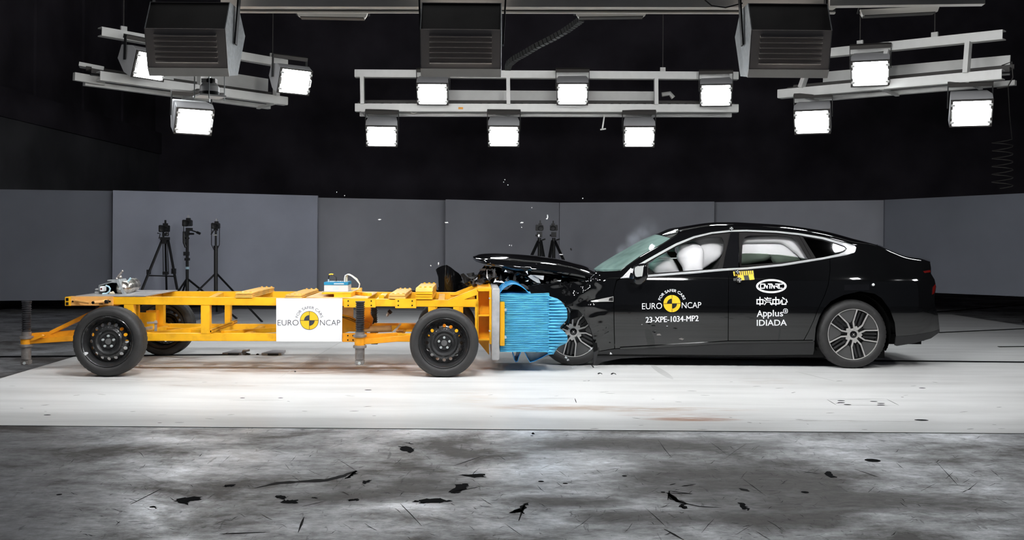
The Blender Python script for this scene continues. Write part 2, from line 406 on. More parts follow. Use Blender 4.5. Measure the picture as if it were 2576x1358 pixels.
def node_floor_white(stains):
    m = bpy.data.materials.new('white painted floor'); m.use_nodes = True; nt = m.node_tree; b = nt.nodes['Principled BSDF']
    N = nt.nodes.new; L = nt.links.new
    tc = N('ShaderNodeTexCoord')
    def ns(scale, det=8, sc=(1, 1, 1), rough=.6):
        mp = N('ShaderNodeMapping'); mp.inputs['Scale'].default_value = sc; L(tc.outputs['Object'], mp.inputs['Vector'])
        n = N('ShaderNodeTexNoise'); n.inputs['Scale'].default_value = scale; n.inputs['Detail'].default_value = det
        n.inputs['Roughness'].default_value = rough; L(mp.outputs[0], n.inputs['Vector']); return n.outputs['Fac']
    def rng(x, a, b_, c, d):
        r = N('ShaderNodeMapRange'); L(x, r.inputs['Value'])
        for k, v in zip(('From Min', 'From Max', 'To Min', 'To Max'), (a, b_, c, d)): r.inputs[k].default_value = v
        return r.outputs[0]
    base = N('ShaderNodeMix'); base.data_type = 'RGBA'; L(rng(ns(1.6, 8, (.35, 2.4, 1)), .42, .66, 0, 1), base.inputs[0])
    base.inputs[6].default_value = (.72, .72, .71, 1); base.inputs[7].default_value = (.60, .598, .585, 1)
    out = base.outputs[2]
    for (x, y, rx, ry, col, amt, sc, thr) in stains:
        sx = N('ShaderNodeSeparateXYZ'); L(tc.outputs['Object'], sx.inputs[0])
        def ax(o, c, r):
            q = N('ShaderNodeMath'); q.operation = 'SUBTRACT'; L(o, q.inputs[0]); q.inputs[1].default_value = c
            w = N('ShaderNodeMath'); w.operation = 'DIVIDE'; L(q.outputs[0], w.inputs[0]); w.inputs[1].default_value = r
            e = N('ShaderNodeMath'); e.operation = 'POWER'; L(w.outputs[0], e.inputs[0]); e.inputs[1].default_value = 2; return e.outputs[0]
        s = N('ShaderNodeMath'); s.operation = 'ADD'; L(ax(sx.outputs[0], x, rx), s.inputs[0]); L(ax(sx.outputs[1], y, ry), s.inputs[1])
        f = rng(s.outputs[0], 0, 1, 1, 0)
        g = N('ShaderNodeMath'); g.operation = 'MULTIPLY'; L(f, g.inputs[0]); L(rng(ns(sc, 9, (.25, 1.6, 1), .68), thr-.06, thr+.12, 0, amt), g.inputs[1])
        mx = N('ShaderNodeMix'); mx.data_type = 'RGBA'; L(g.outputs[0], mx.inputs[0]); L(out, mx.inputs[6]); mx.inputs[7].default_value = (*col, 1)
        out = mx.outputs[2]
    L(out, b.inputs['Base Color']); b.inputs['Roughness'].default_value = .42; b.inputs['Specular IOR Level'].default_value = .4
    return m
def stain_at(px, py, rx, ry, col, amt, sc=7, thr=.5):
    g = ground(px, py); return (g.x, g.y, rx, ry, col, amt, sc, thr)
BR = (.22, .13, .075); RU = (.34, .13, .045); GR = (.30, .28, .26)
stains = [stain_at(620, 930, 1.9, .45, BR, .75, 7, .50), stain_at(860, 935, 1.1, .28, BR, 1.0, 9, .44), stain_at(1010, 938, .5, .3, BR, .8, 8, .45),
          stain_at(300, 952, 1.1, .3, GR, .7, 6, .48), stain_at(860, 905, .8, .5, BR, .5, 9, .47), stain_at(1195, 935, .5, .45, GR, .7, 9, .48),
          stain_at(1740, 1056, .38, .09, RU, 1.0, 14, .40), stain_at(1560, 1030, 1.1, .14, (.42, .29, .2), .8, 12, .47), stain_at(1700, 1045, .5, .12, RU, .5, 18, .5),
          stain_at(1400, 1025, .6, .14, (.42, .29, .2), .8, 14, .46), stain_at(520, 970, .7, .08, BR, .5, 14, .5), stain_at(2080, 1060, .9, .05, GR, .7, 18, .5),
          stain_at(1190, 1000, .22, .5, (.55, .47, .38), .6, 10, .5), stain_at(1930, 960, .3, .3, (.5, .46, .42), .6, 10, .48)]
grime = [(ground(a, b).x, ground(a, b).y, rx, ry, sc) for a, b, rx, ry, sc in ((1830, 1205, .62, .62, 2.5), (1640, 1120, .9, .25, 2), (1060, 1225, .45, .28, 3), (2200, 1262, .75, .2, 3), (1900, 1300, .42, .2, 3), (1420, 1262, .35, .12, 4), (1560, 1300, .3, .12, 4), (880, 1250, .35, .14, 4))]
M['floor'] = node_floor_dark(grime); M['wfloor'] = node_floor_white(stains)
M['crack'] = mat('black worn pit', (.007, .007, .008), .9, spec=.05, var=.4, scale=30)
M['scuff'] = mat('grey scuff', (.022, .021, .021), .8, spec=.1, var=.4, scale=30)
fl = MB()
fl.box((0, 14, -.03), (60, 60, .06))
def blotch(mb, pts, z, mi, jit=.012, k=5):
    """flat ragged mark on the floor through photo points"""
    q = []
    n = len(pts)
    for i in range(n):
        a, b = pts[i], pts[(i+1) % n]
        for t in range(k):
            g = ground(lerp(a[0], b[0], t/k), lerp(a[1], b[1], t/k))
            q.append((g.x+random.uniform(-jit, jit), g.y+random.uniform(-jit, jit), z))
    mb.add(q, [tuple(range(len(q)))], mi)
def stroke(mb, pts, w, z, mi, jit=.1):
    g = [ground(*p) for p in pts]; rows = []
    sub = []
    for i in range(len(g)-1):
        for t in range(4): sub.append(g[i].lerp(g[i+1], t/4))
    sub.append(g[-1])
    for i, p in enumerate(sub):
        d = (sub[min(i+1, len(sub)-1)]-sub[max(i-1, 0)]); d.z = 0; d.normalize(); nrm = Vector((-d.y, d.x, 0))
        ww = w*(math.sin(math.pi*(i+.15)/(len(sub)-.7))**.6)*random.uniform(1-jit*4, 1+jit*4)*.5
        rows.append([Vector((p.x, p.y, z))+nrm*ww, Vector((p.x, p.y, z))-nrm*ww])
    mb.grid(rows, mi)
Z1 = .0008
for pts in ([(438,1260),(455,1253),(505,1248),(507,1256),(475,1262),(470,1270)], [(690,1246),(712,1247),(724,1258),(747,1258),(746,1266),(700,1265),(712,1256)],
            [(1042,1262),(1060,1256),(1105,1252),(1135,1261),(1100,1266),(1060,1265)], [(1131,1238),(1148,1219),(1178,1216),(1176,1228),(1150,1242)],
            [(1155,1195),(1220,1192),(1222,1200),(1190,1202)], [(866,1205),(885,1192),(898,1184),(896,1192),(878,1202)], [(916,1210),(936,1207),(930,1214),(918,1218)],
            [(1000,1122),(1025,1122),(1042,1130),(1038,1140),(1012,1133)], [(1014,1113),(1036,1113),(1038,1118)], [(560,1220),(590,1219),(592,1223),(566,1225)],
            [(875,1257),(900,1253),(902,1259),(880,1261)], [(2070,1188),(2088,1184),(2105,1200),(2092,1202)], [(1855,1265),(1870,1266),(1878,1275),(1885,1284),(1870,1280)],
            [(1706,1265),(1722,1267),(1724,1280),(1712,1276)], [(385,1274),(394,1274),(392,1279)], [(785,1251),(796,1251),(794,1254)], [(1318,1270),(1326,1265),(1322,1278),(1312,1292),(1310,1280),(1280,1290)]):
    blotch(fl, pts, Z1, 1)
for pts, w in (([(640,1228),(700,1215),(760,1211),(820,1208),(860,1198),(896,1184)], .05), ([(1680,1258),(1684,1235),(1740,1242),(1680,1240),(1705,1262),(1760,1274),(1815,1277)], .018),
               ([(1683,1241),(1695,1256),(1730,1268)], .035), ([(1715,1223),(1750,1218)], .02), ([(1685,1220),(1700,1216)], .012), ([(328,1269),(405,1230)], .008),
               ([(1305,1310),(1320,1268)], .012), ([(2150,1180),(2210,1200)], .01), ([(1860,1228),(1885,1236)], .03), ([(2010,1185),(2065,1192)], .01), ([(1140,1236),(1210,1224)], .01),
               ([(750,1340),(765,1300)], .01), ([(1670,1330),(1720,1358)], .012), ([(552,1343),(680,1338)], .012), ([(1140,1172),(1220,1145)], .008), ([(820,1260),(760,1274)], .008)):
    stroke(fl, pts, w, Z1, 2)
rnd = random.Random(3)
for _ in range(420):
    px, py = rnd.uniform(150, 2540), 1100+250*rnd.random()**.8; a = rnd.gauss(0, .45); l = rnd.uniform(8, 22) if rnd.random() < .75 else rnd.uniform(25, 60)
    stroke(fl, [(px, py), (px+l*.5, py+l*a*.5+rnd.uniform(-3, 3)), (px+l, py+l*a)], rnd.uniform(.0012, .0042), Z1, 2)
for (px, py, r) in ((2195, 1158, .045), (2025, 1238, .02), (1361, 1211, .016), (1422, 1216, .014), (1571, 1197, .014), (149, 1244, .014), (1338, 1096, .01), (384, 1275, .015), (1668, 1238, .012)):
    g = ground(px, py); fl.add([(g.x+r*math.cos(k*.63), g.y+r*math.sin(k*.63), Z1) for k in range(10)], [tuple(range(10))], 1)
tag(fl.build('floor', [M['floor'], M['crack'], M['scuff']], smooth=0), kind='structure')

wf = MB(); WZ = .004
wf.hexa([Vector(p) for p in ((-4.36, 6.54, .0005), (8.2, 6.52, .0005), (8.2, 6.52, WZ), (-4.36, 6.54, WZ), (-4.70, 17.0, .0005), (7.5, 17.0, .0005), (7.5, 17.0, WZ), (-4.70, 17.0, WZ))])
def wline(a, b, w, mi):
    stroke(wf, [a, ((a[0]+b[0])/2, (a[1]+b[1])/2), b], w, WZ+.0006, mi, .02)
wline((700, 952), (890, 842), .014, 2); wline((720, 951.5), (2260, 961), .012, 2); wline((1638, 918), (1692, 955), .09, 2); wline((2000, 935), (2110, 962), .02, 2)
wline((300, 898), (560, 893), .02, 1)
rnd = random.Random(5)
for _ in range(60):
    px, py = rnd.uniform(20, 2540), rnd.uniform(958, 1085); l = rnd.uniform(5, 26)
    wline((px, py), (px+l, py+rnd.uniform(-2, 2)), rnd.uniform(.003, .011), 1)
for (px, py, r) in ((610, 1002, .02), (706, 1002, .02), (926, 982, .03), (2116, 1009, .03), (2116, 1014, .03), (2198, 1011, .03), (2216, 1016, .03), (2216, 1020, .03), (2132, 1019, .03), (2320, 977, .03), (119, 1045, .025), (2270, 1000, .012), (2318, 1058, .05)):
    g = ground(px, py); wf.add([(g.x+r*math.cos(k*.63), g.y+r*.6*math.sin(k*.63), WZ+.0006) for k in range(10)], [tuple(range(10))], 1)
for a, b in (((576, 1008), (720, 1008)), ((2080, 1006), (2104, 1020)), ((2104, 1020), (2260, 1021)), ((2080, 1006), (2230, 1004)), ((2230, 1005), (2262, 1021)), ((1355, 1003), (1446, 1003)), ((1446, 1003), (1450, 1015))):
    wline(a, b, .006, 1)
tag(wf.build('floor_white', [M['wfloor'], M['crack'], mat('pale floor seam', (.55, .55, .54), .5)], smooth=0), kind='structure')

# cable and track lines across the floor
def floor_line(name, a, b, w, z0=.0045, h=.006):
    A, B = ground(*a), ground(*b); mb = MB(); mb.bar((A.x, A.y, z0+h/2), (B.x, B.y, z0+h/2), w, h)
    tag(mb.build(name, M['crack'], smooth=0), kind='structure')
floor_line('trim_1', (1400, 901), (2640, 913), .07)
floor_line('trim_2', (-60, 899), (600, 893.5), .07)
floor_line('trim_3', (2300, 840.5), (2640, 825), .05)
floor_line('trim_4', (2300, 790), (2640, 762), .05)
floor_line('trim_5', (2512, 873.5), (2640, 872.5), .04)

# hall shell
def struct(name, mb, m, **k): return tag(mb.build(name, m, smooth=0, **k), kind='structure')
struct('wall_back', MB().box((2, 24.1, 4), (24, .2, 8)), M['hall'])
wl = MB(); wl.box((-8.65, 12, 1.6), (.3, 26, 3.2), 1); wl.box((-8.62, 12, 3.45), (.36, 26, .5), 0); wl.box((-8.7, 12, 5.85), (.2, 26, 4.3), 0)
for k in range(8): wl.box((-8.58, 8+2*k, 5.6), (.06, .22, 3.8), 0)
struct('wall_left', wl, [M['hall'], M['hallgrey']])
struct('wall_right', MB().box((14.1, 12, 4), (.2, 26, 8)), M['hall'])
struct('ceiling', MB().box((2.7, 12, 8.1), (23, 26, .2)), M['hall'])
vt = MB(); a = Vector((-8.49, 13.5, 2.3))
vt.box((-8.485, 14.3, 2.62), (.03, .62, .36))
tag(vt.build('wall_vent', M['curtain'], smooth=0), 'small dark square vent on the far left hall wall', 'vent')

# partition panels: pixel edges of the top, depth at both ends, height of the lower edge
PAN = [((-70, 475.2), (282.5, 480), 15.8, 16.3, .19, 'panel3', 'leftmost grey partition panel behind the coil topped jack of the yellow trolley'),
       ((284, 478.5), (799, 492), 16.15, 17.6, .20, 'panel2', 'wide pale grey partition panel behind the three left camera stands'),
       ((799.5, 497), (1128, 503.6), 18.0, 19.2, .24, 'panel', 'grey partition panel behind the blue lidded data box'),
       ((1121, 501.5), (1407, 509.5), 18.95, 19.9, .24, 'panel', 'grey partition panel behind the raised bonnet of the black car'),
       ((1408, 509.5), (1797, 507), 19.9, 19.0, .24, 'panel', 'grey partition panel behind the smoke and windscreen'),
       ((1785, 508.6), (2241, 503), 19.2, 17.6, .28, 'panel', 'grey partition panel behind the roof and rear window of the black car'),
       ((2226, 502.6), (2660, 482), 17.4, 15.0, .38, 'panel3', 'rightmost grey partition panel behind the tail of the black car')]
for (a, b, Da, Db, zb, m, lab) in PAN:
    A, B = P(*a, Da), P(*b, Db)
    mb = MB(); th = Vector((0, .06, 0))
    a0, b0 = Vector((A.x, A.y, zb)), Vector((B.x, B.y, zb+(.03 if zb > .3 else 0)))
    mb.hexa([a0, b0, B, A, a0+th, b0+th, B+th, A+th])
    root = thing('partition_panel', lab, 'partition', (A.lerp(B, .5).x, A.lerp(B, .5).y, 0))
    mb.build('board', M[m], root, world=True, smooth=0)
    for t in (.12, .88):
        q = A.lerp(B, t); f = MB(); f.box((q.x, q.y+.12, zb/2+.1), (.06, .05, zb+.2)); f.box((q.x, q.y+.16, .02), (.08, .16, .04))
        f.build('foot', M['black'], root, world=True, smooth=0)
# ------------------------------------------------------------------ floodlights behind the crash (facing the camera)
def make_floodlight(label):
    t = thing('floodlight', label, 'floodlight', group='floodlights on the hanging light frames')
    w, h = .232, .172                                   # half sizes of the front frame
    hb = MB()
    # housing: lens face at y = 0 facing -y, top sloping back to a narrower rear
    wb = .205
    fr = [Vector((-w, 0, -h)), Vector((w, 0, -h)), Vector((w, 0, h)), Vector((-w, 0, h))]
    md = [Vector((-w, .16, -h+.02)), Vector((w, .16, -h+.02)), Vector((w, .10, h+.03)), Vector((-w, .10, h+.03))]
    bk = [Vector((-wb, .38, -.03)), Vector((wb, .38, -.03)), Vector((wb, .36, h-.02)), Vector((-wb, .36, h-.02))]
    hb.add(fr+md+bk, [(0,1,2,3),(8,11,10,9)]+[(k, (k+1)%4, 4+(k+1)%4, 4+k) for k in range(4)]+[(4+k, 4+(k+1)%4, 8+(k+1)%4, 8+k) for k in range(4)])
    hs = hb.build('housing', M['lamp'], t, bevel=.006)
    for s in (-1, 1):
        fb = MB(); fb.box((s*(w-.012), -.010, 0), (.024, .024, 2*h)); fb.build('side_frame', M['lampdark'], t)
        fb = MB(); fb.box((0, -.010, s*(h-.008)), (2*w-.05, .024, .016)); fb.build('cross_frame', M['lampdark'], t)
    MB().box((0, -.006, 0), (.385, .008, .315)).build('lamp_glass', M['lens_far'], t, smooth=0)
    bl = bpy.data.lights.new('lamp_beam', 'AREA'); bl.shape = 'RECTANGLE'; bl.size = .37; bl.size_y = .30; bl.spread = math.radians(120); bl.energy = 40*math.pi*.37*.30; bl.color = (.96, .98, 1.0)
    bo = bpy.data.objects.new('lamp_beam', bl); COL.objects.link(bo); bo.parent = t; bo.location = (0, -.014, 0); bo.rotation_euler = (math.pi/2, 0, 0)
    for s in (-1, 1):
        for z in (-.11, .11):
            cb = MB(); cb.box((s*.205, -.026, z), (.045, .016, .026)); cb.build('clip', M['alu'], t)
        hd = MB(); hd.tube([(s*.215, -.022, -.05), (s*.215, -.05, -.042), (s*.215, -.05, .042), (s*.215, -.022, .05)], .007); hd.build('handle', M['alu'], t)
    for s in (-1, 1):
        yk = MB(); yk.bar((s*(w+.014), .17, 0), (s*(w+.014), .26, h+.12), .010, .045, up=(0, 1, 0)); yk.build('yoke_arm', M['black'], t)
    yb = MB(); yb.box((0, .26, h+.10), (2*w+.035, .07, .05)); yb.build('yoke_bar', M['lampdark'], t)
    return t
R_ = math.radians
proto = None; FLO = []
FL = [((1088, 236), 14.7, 30, 0, 'floodlight on the middle light frame just below the middle louvred housing'),
      ((1440, 236), 14.7, 30, -3, 'upper floodlight near the centre of the middle light frame'),
      ((1801, 239), 14.7, 28, -10, 'upper floodlight at the right end of the middle light frame'),
      ((960, 342), 14.8, 32, 4, 'floodlight hanging under the left end of the middle light frame'),
      ((1267, 342), 14.8, 32, 0, 'middle one of three floodlights hanging under the middle light frame'),
      ((1608, 343), 14.8, 32, -4, 'rightmost of three floodlights hanging under the middle light frame'),
      ((741, 205), 13.4, 20, 38, 'floodlight at the right end of the left tilted light frame'),
      ((488, 305), 12.4, 26, 32, 'floodlight hanging alone under the left tilted light frame'),
      ((377, 166), 12.4, 20, 56, 'floodlight half hidden behind the left louvred housing'),
      ((2189, 184), 12.6, 28, -20, 'upper floodlight on the right tilted light frame'),
      ((2043, 306), 13.2, 28, -22, 'floodlight hanging under the left end of the right tilted light frame'),
      ((2443, 284), 11.9, 28, -18, 'floodlight hanging under the right end of the right tilted light frame')]
for (px, D, ti, yaw, lab) in FL:
    if proto is None: proto = make_floodlight(lab); o = proto
    else: o = dup(proto, label=lab)
    for ch in o.children:
        if ch.type == 'LIGHT': ch.data = ch.data.copy(); ch.data.energy = (75 if 900 < px[0] < 1850 else 14)*math.pi*.37*.30
    o.location = P(*px, D); o.rotation_euler = (R_(ti), 0, R_(yaw))
    W[o] = Matrix.Translation(o.location) @ Vector_rot(o.rotation_euler); FLO.append(o)

# ------------------------------------------------------------------ louvred housings in front (backs towards us)
def make_near(label):
    t = thing('louvred_floodlight', label, 'floodlight', group='louvred floodlights seen from behind')
    w = .285
    prof = [(-.05, .147), (.02, -.115), (.06, -.165), (.28, -.125), (.47, .20), (.30, .36), (.06, .36)]   # (y, z)
    for s in (-1, 1): sb = MB(); sb.prism([Vector((s*w-(.006 if s > 0 else 0), y, z)) for y, z in prof], (.006, 0, 0)); sb.build('side_plate', M['zincplate'], t, smooth=0)
    lw = w-.006
    up = MB(); up.hexa([Vector(v) for v in ((-lw, -.045, .147), (lw, -.045, .147), (lw, .06, .355), (-lw, .06, .355), (-lw, -.03, .147), (lw, -.03, .147), (lw, .075, .35), (-lw, .075, .35))])
    up.build('upper_back', M['lampdark'], t, smooth=0)
    tp = MB(); tp.hexa([Vector(v) for v in ((-lw, .06, .36), (lw, .06, .36), (lw, .30, .36), (-lw, .30, .36), (-lw, .06, .35), (lw, .06, .35), (lw, .30, .35), (-lw, .30, .35))])
    tp.hexa([Vector(v) for v in ((-lw, .29, .36), (lw, .29, .36), (lw, .47, .20), (-lw, .47, .20), (-lw, .28, .35), (lw, .28, .35), (lw, .46, .195), (-lw, .46, .195))])
    tp.build('top_cover', M['louvre'], t, smooth=0)
    # louvred back: six pressed slots as ridges
    lb = MB()
    a, b = Vector((0, -.05, .147)), Vector((0, .02, -.115)); dn = (b-a); nrm = Vector((0, dn.z, -dn.y)).normalized(); X = Vector((1, 0, 0))
    if nrm.y > 0: nrm = -nrm
    lb.hexa([a-X*w, b-X*w, b+X*w, a+X*w] + [v-nrm*.012 for v in (a-X*w, b-X*w, b+X*w, a+X*w)])
    lb.build('louvre_panel', M['louvre'], t, smooth=0)
    for k in range(6):
        c = a+dn*(.17+.135*k); m = MB(); l = .22
        d0 = dn.normalized()
        m.hexa([c-X*l+d0*.010, c+X*l+d0*.010, c+X*l-d0*.012, c-X*l-d0*.012] + [c-X*l+d0*.002+nrm*.020, c+X*l+d0*.002+nrm*.020, c+X*l-d0*.002+nrm*.018, c-X*l-d0*.002+nrm*.018])
        m.build('louvre', M['louvre'], t, smooth=0)
    lp = MB(); lp.hexa([Vector(v) for v in ((-w, .018, -.117), (w, .018, -.117), (w, .058, -.17), (-w, .058, -.17), (-w, .03, -.11), (w, .03, -.11), (w, .07, -.165), (-w, .07, -.165))])
    lp.build('bottom_lip', M['beige'], t, smooth=0)
    un = MB(); un.hexa([Vector(v) for v in ((-lw, .06, -.163), (lw, .06, -.163), (lw, .28, -.124), (-lw, .28, -.124), (-lw, .06, -.15), (lw, .06, -.15), (lw, .28, -.112), (-lw, .28, -.112))])
    un.build('bottom_cover', M['lampdark'], t, smooth=0)
    gl = MB(); gl.hexa([Vector(v) for v in ((-.23, .30, -.10), (.23, .30, -.10), (.23, .465, .18), (-.23, .465, .18), (-.23, .29, -.097), (.23, .29, -.097), (.23, .455, .183), (-.23, .455, .183))])
    gl.build('lamp_glass', M['lens_near'], t, smooth=0)
    for s in (-1, 1):
        br = MB(); br.bar((s*(w+.012), .17, .08), (s*(w+.03), .2, .47), .012, .055, up=(0, 1, 0)); br.build('yoke_arm', M['black'], t)
    return t
pn = None
for (px, lab) in (((1159, 130), 'middle louvred floodlight housing hanging above the middle light frame'),
                  ((470, 128), 'left louvred floodlight housing above the steel air tank end of the trolley'),
                  ((1987, 132), 'right louvred floodlight housing above the black car roof')):
    if pn is None: pn = make_near(lab); o = pn
    else: o = dup(pn, label=lab)
    o.location = P(*px, 7.05); o.rotation_euler = (0, 0, 0)

# ------------------------------------------------------------------ ceiling rail the housings hang from
def pbar(mb, a, b, Da, Db, w, h, mi=0): mb.bar(P(*a, Da), P(*b, Db), w, h, mi)
t = thing('ceiling_rail', 'long cream ceiling rail running across the top of the picture', 'rail', P(1550, 8, 7.4))
mb = MB(); pbar(mb, (560, 6), (2100, 8), 7.45, 7.45, .10, .085); mb.build('main_beam', M['beige'], t, world=True, smooth=0)
mb = MB(); pbar(mb, (575, 30), (2100, 33), 7.5, 7.5, .03, .012); mb.build('lower_edge', M['beige'], t, world=True, smooth=0)
mb = MB(); pbar(mb, (575, 24), (2100, 27), 7.52, 7.52, .03, .022); mb.build('slot', M['black'], t, world=True, smooth=0)
mb = MB(); pbar(mb, (2085, 9), (2474, 4), 7.4, 7.25, .08, .05); mb.build('end_beam', M['beige'], t, world=True, smooth=0)
mb = MB(); mb.tube([P(1773, 0, 7.3), P(1790, 14, 7.3), P(1825, 19, 7.3), P(1868, 8, 7.3)], .006); mb.build('loose_cable', M['black'], t, world=True)
for a, b, D, lab in (((745, 34), (925, 37), 7.62, 'leftmost cream strip light box under the ceiling rail'),
                     ((1447, 35), (1628, 33), 7.62, 'cream strip light box under the ceiling rail above the hanging cable chain'),
                     ((2165, 31), (2364, 22), 7.4, 'rightmost cream strip light box under the ceiling rail')):
    A, B = P(*a, D), P(*b, D)
    t = thing('strip_light_box', lab, 'light box', A.lerp(B, .5), group='cream boxes under the ceiling rail')
    mb = MB(); z = Vector((0, 0, .042)); d = Vector((0, .06, .0)); e = Vector((.03, 0, 0))
    mb.hexa([A-z*.5+e*.5, B-z*.5-e*.5, B+z*.5, A+z*.5, A-z*.6+d+e, B-z*.6+d-e, B+z*.5+d, A+z*.5+d]); mb.build('case', M['beige'], t, world=True, smooth=0)
    mb = MB(); z2 = Vector((0, 0, -.012)); mb.hexa([A-z*.5+e+z2*.5, B-z*.5-e+z2*.5, B-z*.5-e, A-z*.5+e, A-z*.5+d+e+z2, B-z*.5+d-e+z2, B-z*.5+d-e, A-z*.5+d+e]); mb.build('underside', M['lampdark'], t, world=True, smooth=0)
    mb = MB()
    for q in (A, B): mb.bar(q+Vector((0, .05, 0)), q+Vector((0, -.05, .12)), .02, .01)
    mb.build('hanger', M['black'], t, world=True, smooth=0)

# ------------------------------------------------------------------ hanging light frames (trusses)
def truss(label, topa, topb, bota, botb, Da, Db, posts, back, wires, tail):
    t = thing('lighting_truss', label, 'truss', P((bota[0]+botb[0])/2, (bota[1]+botb[1])/2, (Da+Db)/2))
    A, B = P(*topa, Da), P(*topb, Db); C, E = P(*bota, Da), P(*botb, Db)
    dy = Vector((0, .0, 0)); s = Da/14.8
    ax = (B-A).normalized(); nb = Vector((-ax.y, ax.x, 0)).normalized()
    if nb.y < 0: nb = -nb
    zz = Vector((0, 0, 1))
    for nm, (p, q), hh in (('top_beam', (A, B), .10), ('bottom_beam', (C, E), .105)):
        mb = MB()
        for o, w_, h_ in ((Vector(), .012, hh), (nb*.06+zz*(-hh/2), .12, .012), (nb*.06+zz*(hh/2), .12, .012)):
            mb.bar(p+o, q+o, w_, h_)
        mb.build(nm, M['alu'], t, world=True, smooth=0)
    mb = MB(); mb.bar(C+nb*.5-zz*.045, E+nb*.5-zz*.045, .08, .06); mb.build('rear_bottom_beam', M['alu'], t, world=True, smooth=0)
    for f in posts:
        mb = MB(); mb.bar(A.lerp(B, f)-zz*.05, C.lerp(E, f)+zz*.05, .055, .10, up=nb); mb.bar(C.lerp(E, f)+nb*.02-zz*.05, C.lerp(E, f)+nb*.5-zz*.08, .05, .03)
        mb.build('post', M['alu'], t, world=True, smooth=0)
    mb = MB(); f0, f1 = back
    p, q = A.lerp(B, f0)+nb*.45-zz*.30, A.lerp(B, f1)+nb*.45-zz*.30
    mb.bar(p, q, .02, .24); mb.build('back_duct', M['alugrey'], t, world=True, smooth=0)
    mb = MB(); p, q = C+nb*.35+zz*.11, E+nb*.35+zz*.11
    mb.bar(p, q, .18, .012); mb.bar(p+nb*.09+zz*.03, q+nb*.09+zz*.03, .01, .06)
    n = 46
    for k in range(n):
        c = p.lerp(q, (k+.5)/n); mb.bar(c-nb*.10-zz*.03-ax*.04, c-nb*.10-zz*.03+ax*.04, .012, .045)
    mb.build('cable_tray', M['lampdark'], t, world=True, smooth=0)
    mb = MB(); p, q = C+nb*.30+zz*.06, E+nb*.30+zz*.06
    mb.tube([p.lerp(q, k/10)+zz*random.uniform(-.01, .02) for k in range(11)], .016); mb.build('cable_bundle', M['black'], t, world=True)
    for f in wires:
        p = A.lerp(B, f)+nb*.1; mb = MB(); mb.bar(p-zz*.05, p+zz*.13, .08, .03, up=nb); mb.build('shackle', M['alugrey'], t, world=True, smooth=0)
        mb = MB(); mb.tube([p+zz*.1, p+zz*2.6], .006, 6); mb.build('suspension_wire', M['lampdark'], t, world=True)
    return t
mt = truss('middle hanging aluminium light frame carrying six floodlights', (892, 184), (1858, 190), (893, 270), (1858, 272), 14.9, 14.9, (.02, .40, .785), (.2, .80), (.805,), None)
m2 = MB(); m2.bar(P(1521, 287, 15.1), P(1515, 325, 15.1), .03, .02); m2.bar(P(1510, 326, 15.1), P(1524, 324, 15.1), .03, .02); m2.build('drop_bracket', M['alu'], mt, world=True, smooth=0)
m2 = MB(); m2.box(P(1159, 272, 14.87), (.07, .01, .03)); m2.build('sticker', M['orange'], mt, world=True, smooth=0, label='orange sticker')
m2 = MB(); m2.tube([P(1030, 280, 15.0), P(1040, 286, 15.0), P(1052, 280, 15.0)], .01); m2.build('conduit', M['alugrey'], mt, world=True); m2 = MB(); m2.tube([P(1665, 238, 15.2), P(1685, 235, 15.2), P(1694, 246, 15.2)], .035); m2.build('conduit', M['alugrey'], mt, world=True)
lt = truss('left hanging aluminium light frame sloping down to the right', (256, 78), (724, 160), (252, 190), (724, 254), 12.5, 14.4, (.5, .93), (.3, .98), (.12, .93), None)
m2 = MB(); m2.bar(P(186, 192, 12.6), P(262, 205, 12.9), .06, .10); m2.bar(P(200, 163, 12.9), P(262, 175, 13.0), .2, .05); m2.build('end_stub', M['alugrey'], lt, world=True, smooth=0)
hp = FLO[7].matrix_world if False else W[FLO[7]] @ Vector((0, .26, .28))
m2 = MB(); m2.bar(hp, P(500, 226, 13.4), .05, .03); m2.bar(hp+Vector((.18, .1, -.01)), P(560, 236, 13.6), .04, .03); m2.build('lamp_hanger', M['lampdark'], lt, world=True, smooth=0)
rt = truss('right hanging aluminium light frame sloping up to the right', (1985, 142), (2522, 86), (1956, 236), (2520, 186), 13.6, 11.7, (.12, .5, .86), (.1, .98), (.02, .35, .7), None)
m2 = MB(); m2.tube([P(2520, 165, 11.9), P(2545, 155, 11.9), P(2548, 195, 11.9), P(2535, 218, 11.9), P(2508, 222, 11.9)], .008); m2.build('cable_loop', M['lampdark'], rt, world=True)

# cable chain hanging over the middle frame, coiled lead at the far right
pts = [(1277, 172), (1281, 160), (1295, 148), (1320, 134), (1350, 116), (1390, 96), (1425, 76), (1450, 58), (1468, 44)]
mb = MB()
fine = []
for i in range(len(pts)-1):
    for k in range(4): fine.append(P(lerp(pts[i][0], pts[i+1][0], k/4), lerp(pts[i][1], pts[i+1][1], k/4), 14.0-1.0*(i+k/4)/8))
for i in range(len(fine)-1):
    mb.bar(fine[i], fine[i].lerp(fine[i+1], .78), .08, .07)
tag(mb.build('cable_chain', M['interior'], smooth=0), 'dark flexible cable chain hanging down behind the middle louvred housing', 'cable chain')
mb = MB(); pts = [P(2536, 216, 11.9), P(2540, 290, 13.0)]
for k in range(64):
    a = k*.62; pts.append(P(2522+24*math.cos(a), 350+k*1.95, 14.0)+Vector((0, .14*math.sin(a), 0)))
mb.tube(pts, .006, 6)
tag(mb.build('coiled_lead', M['lampdark']), 'thin coiled lead hanging in the dark at the far right above the panels', 'cable')

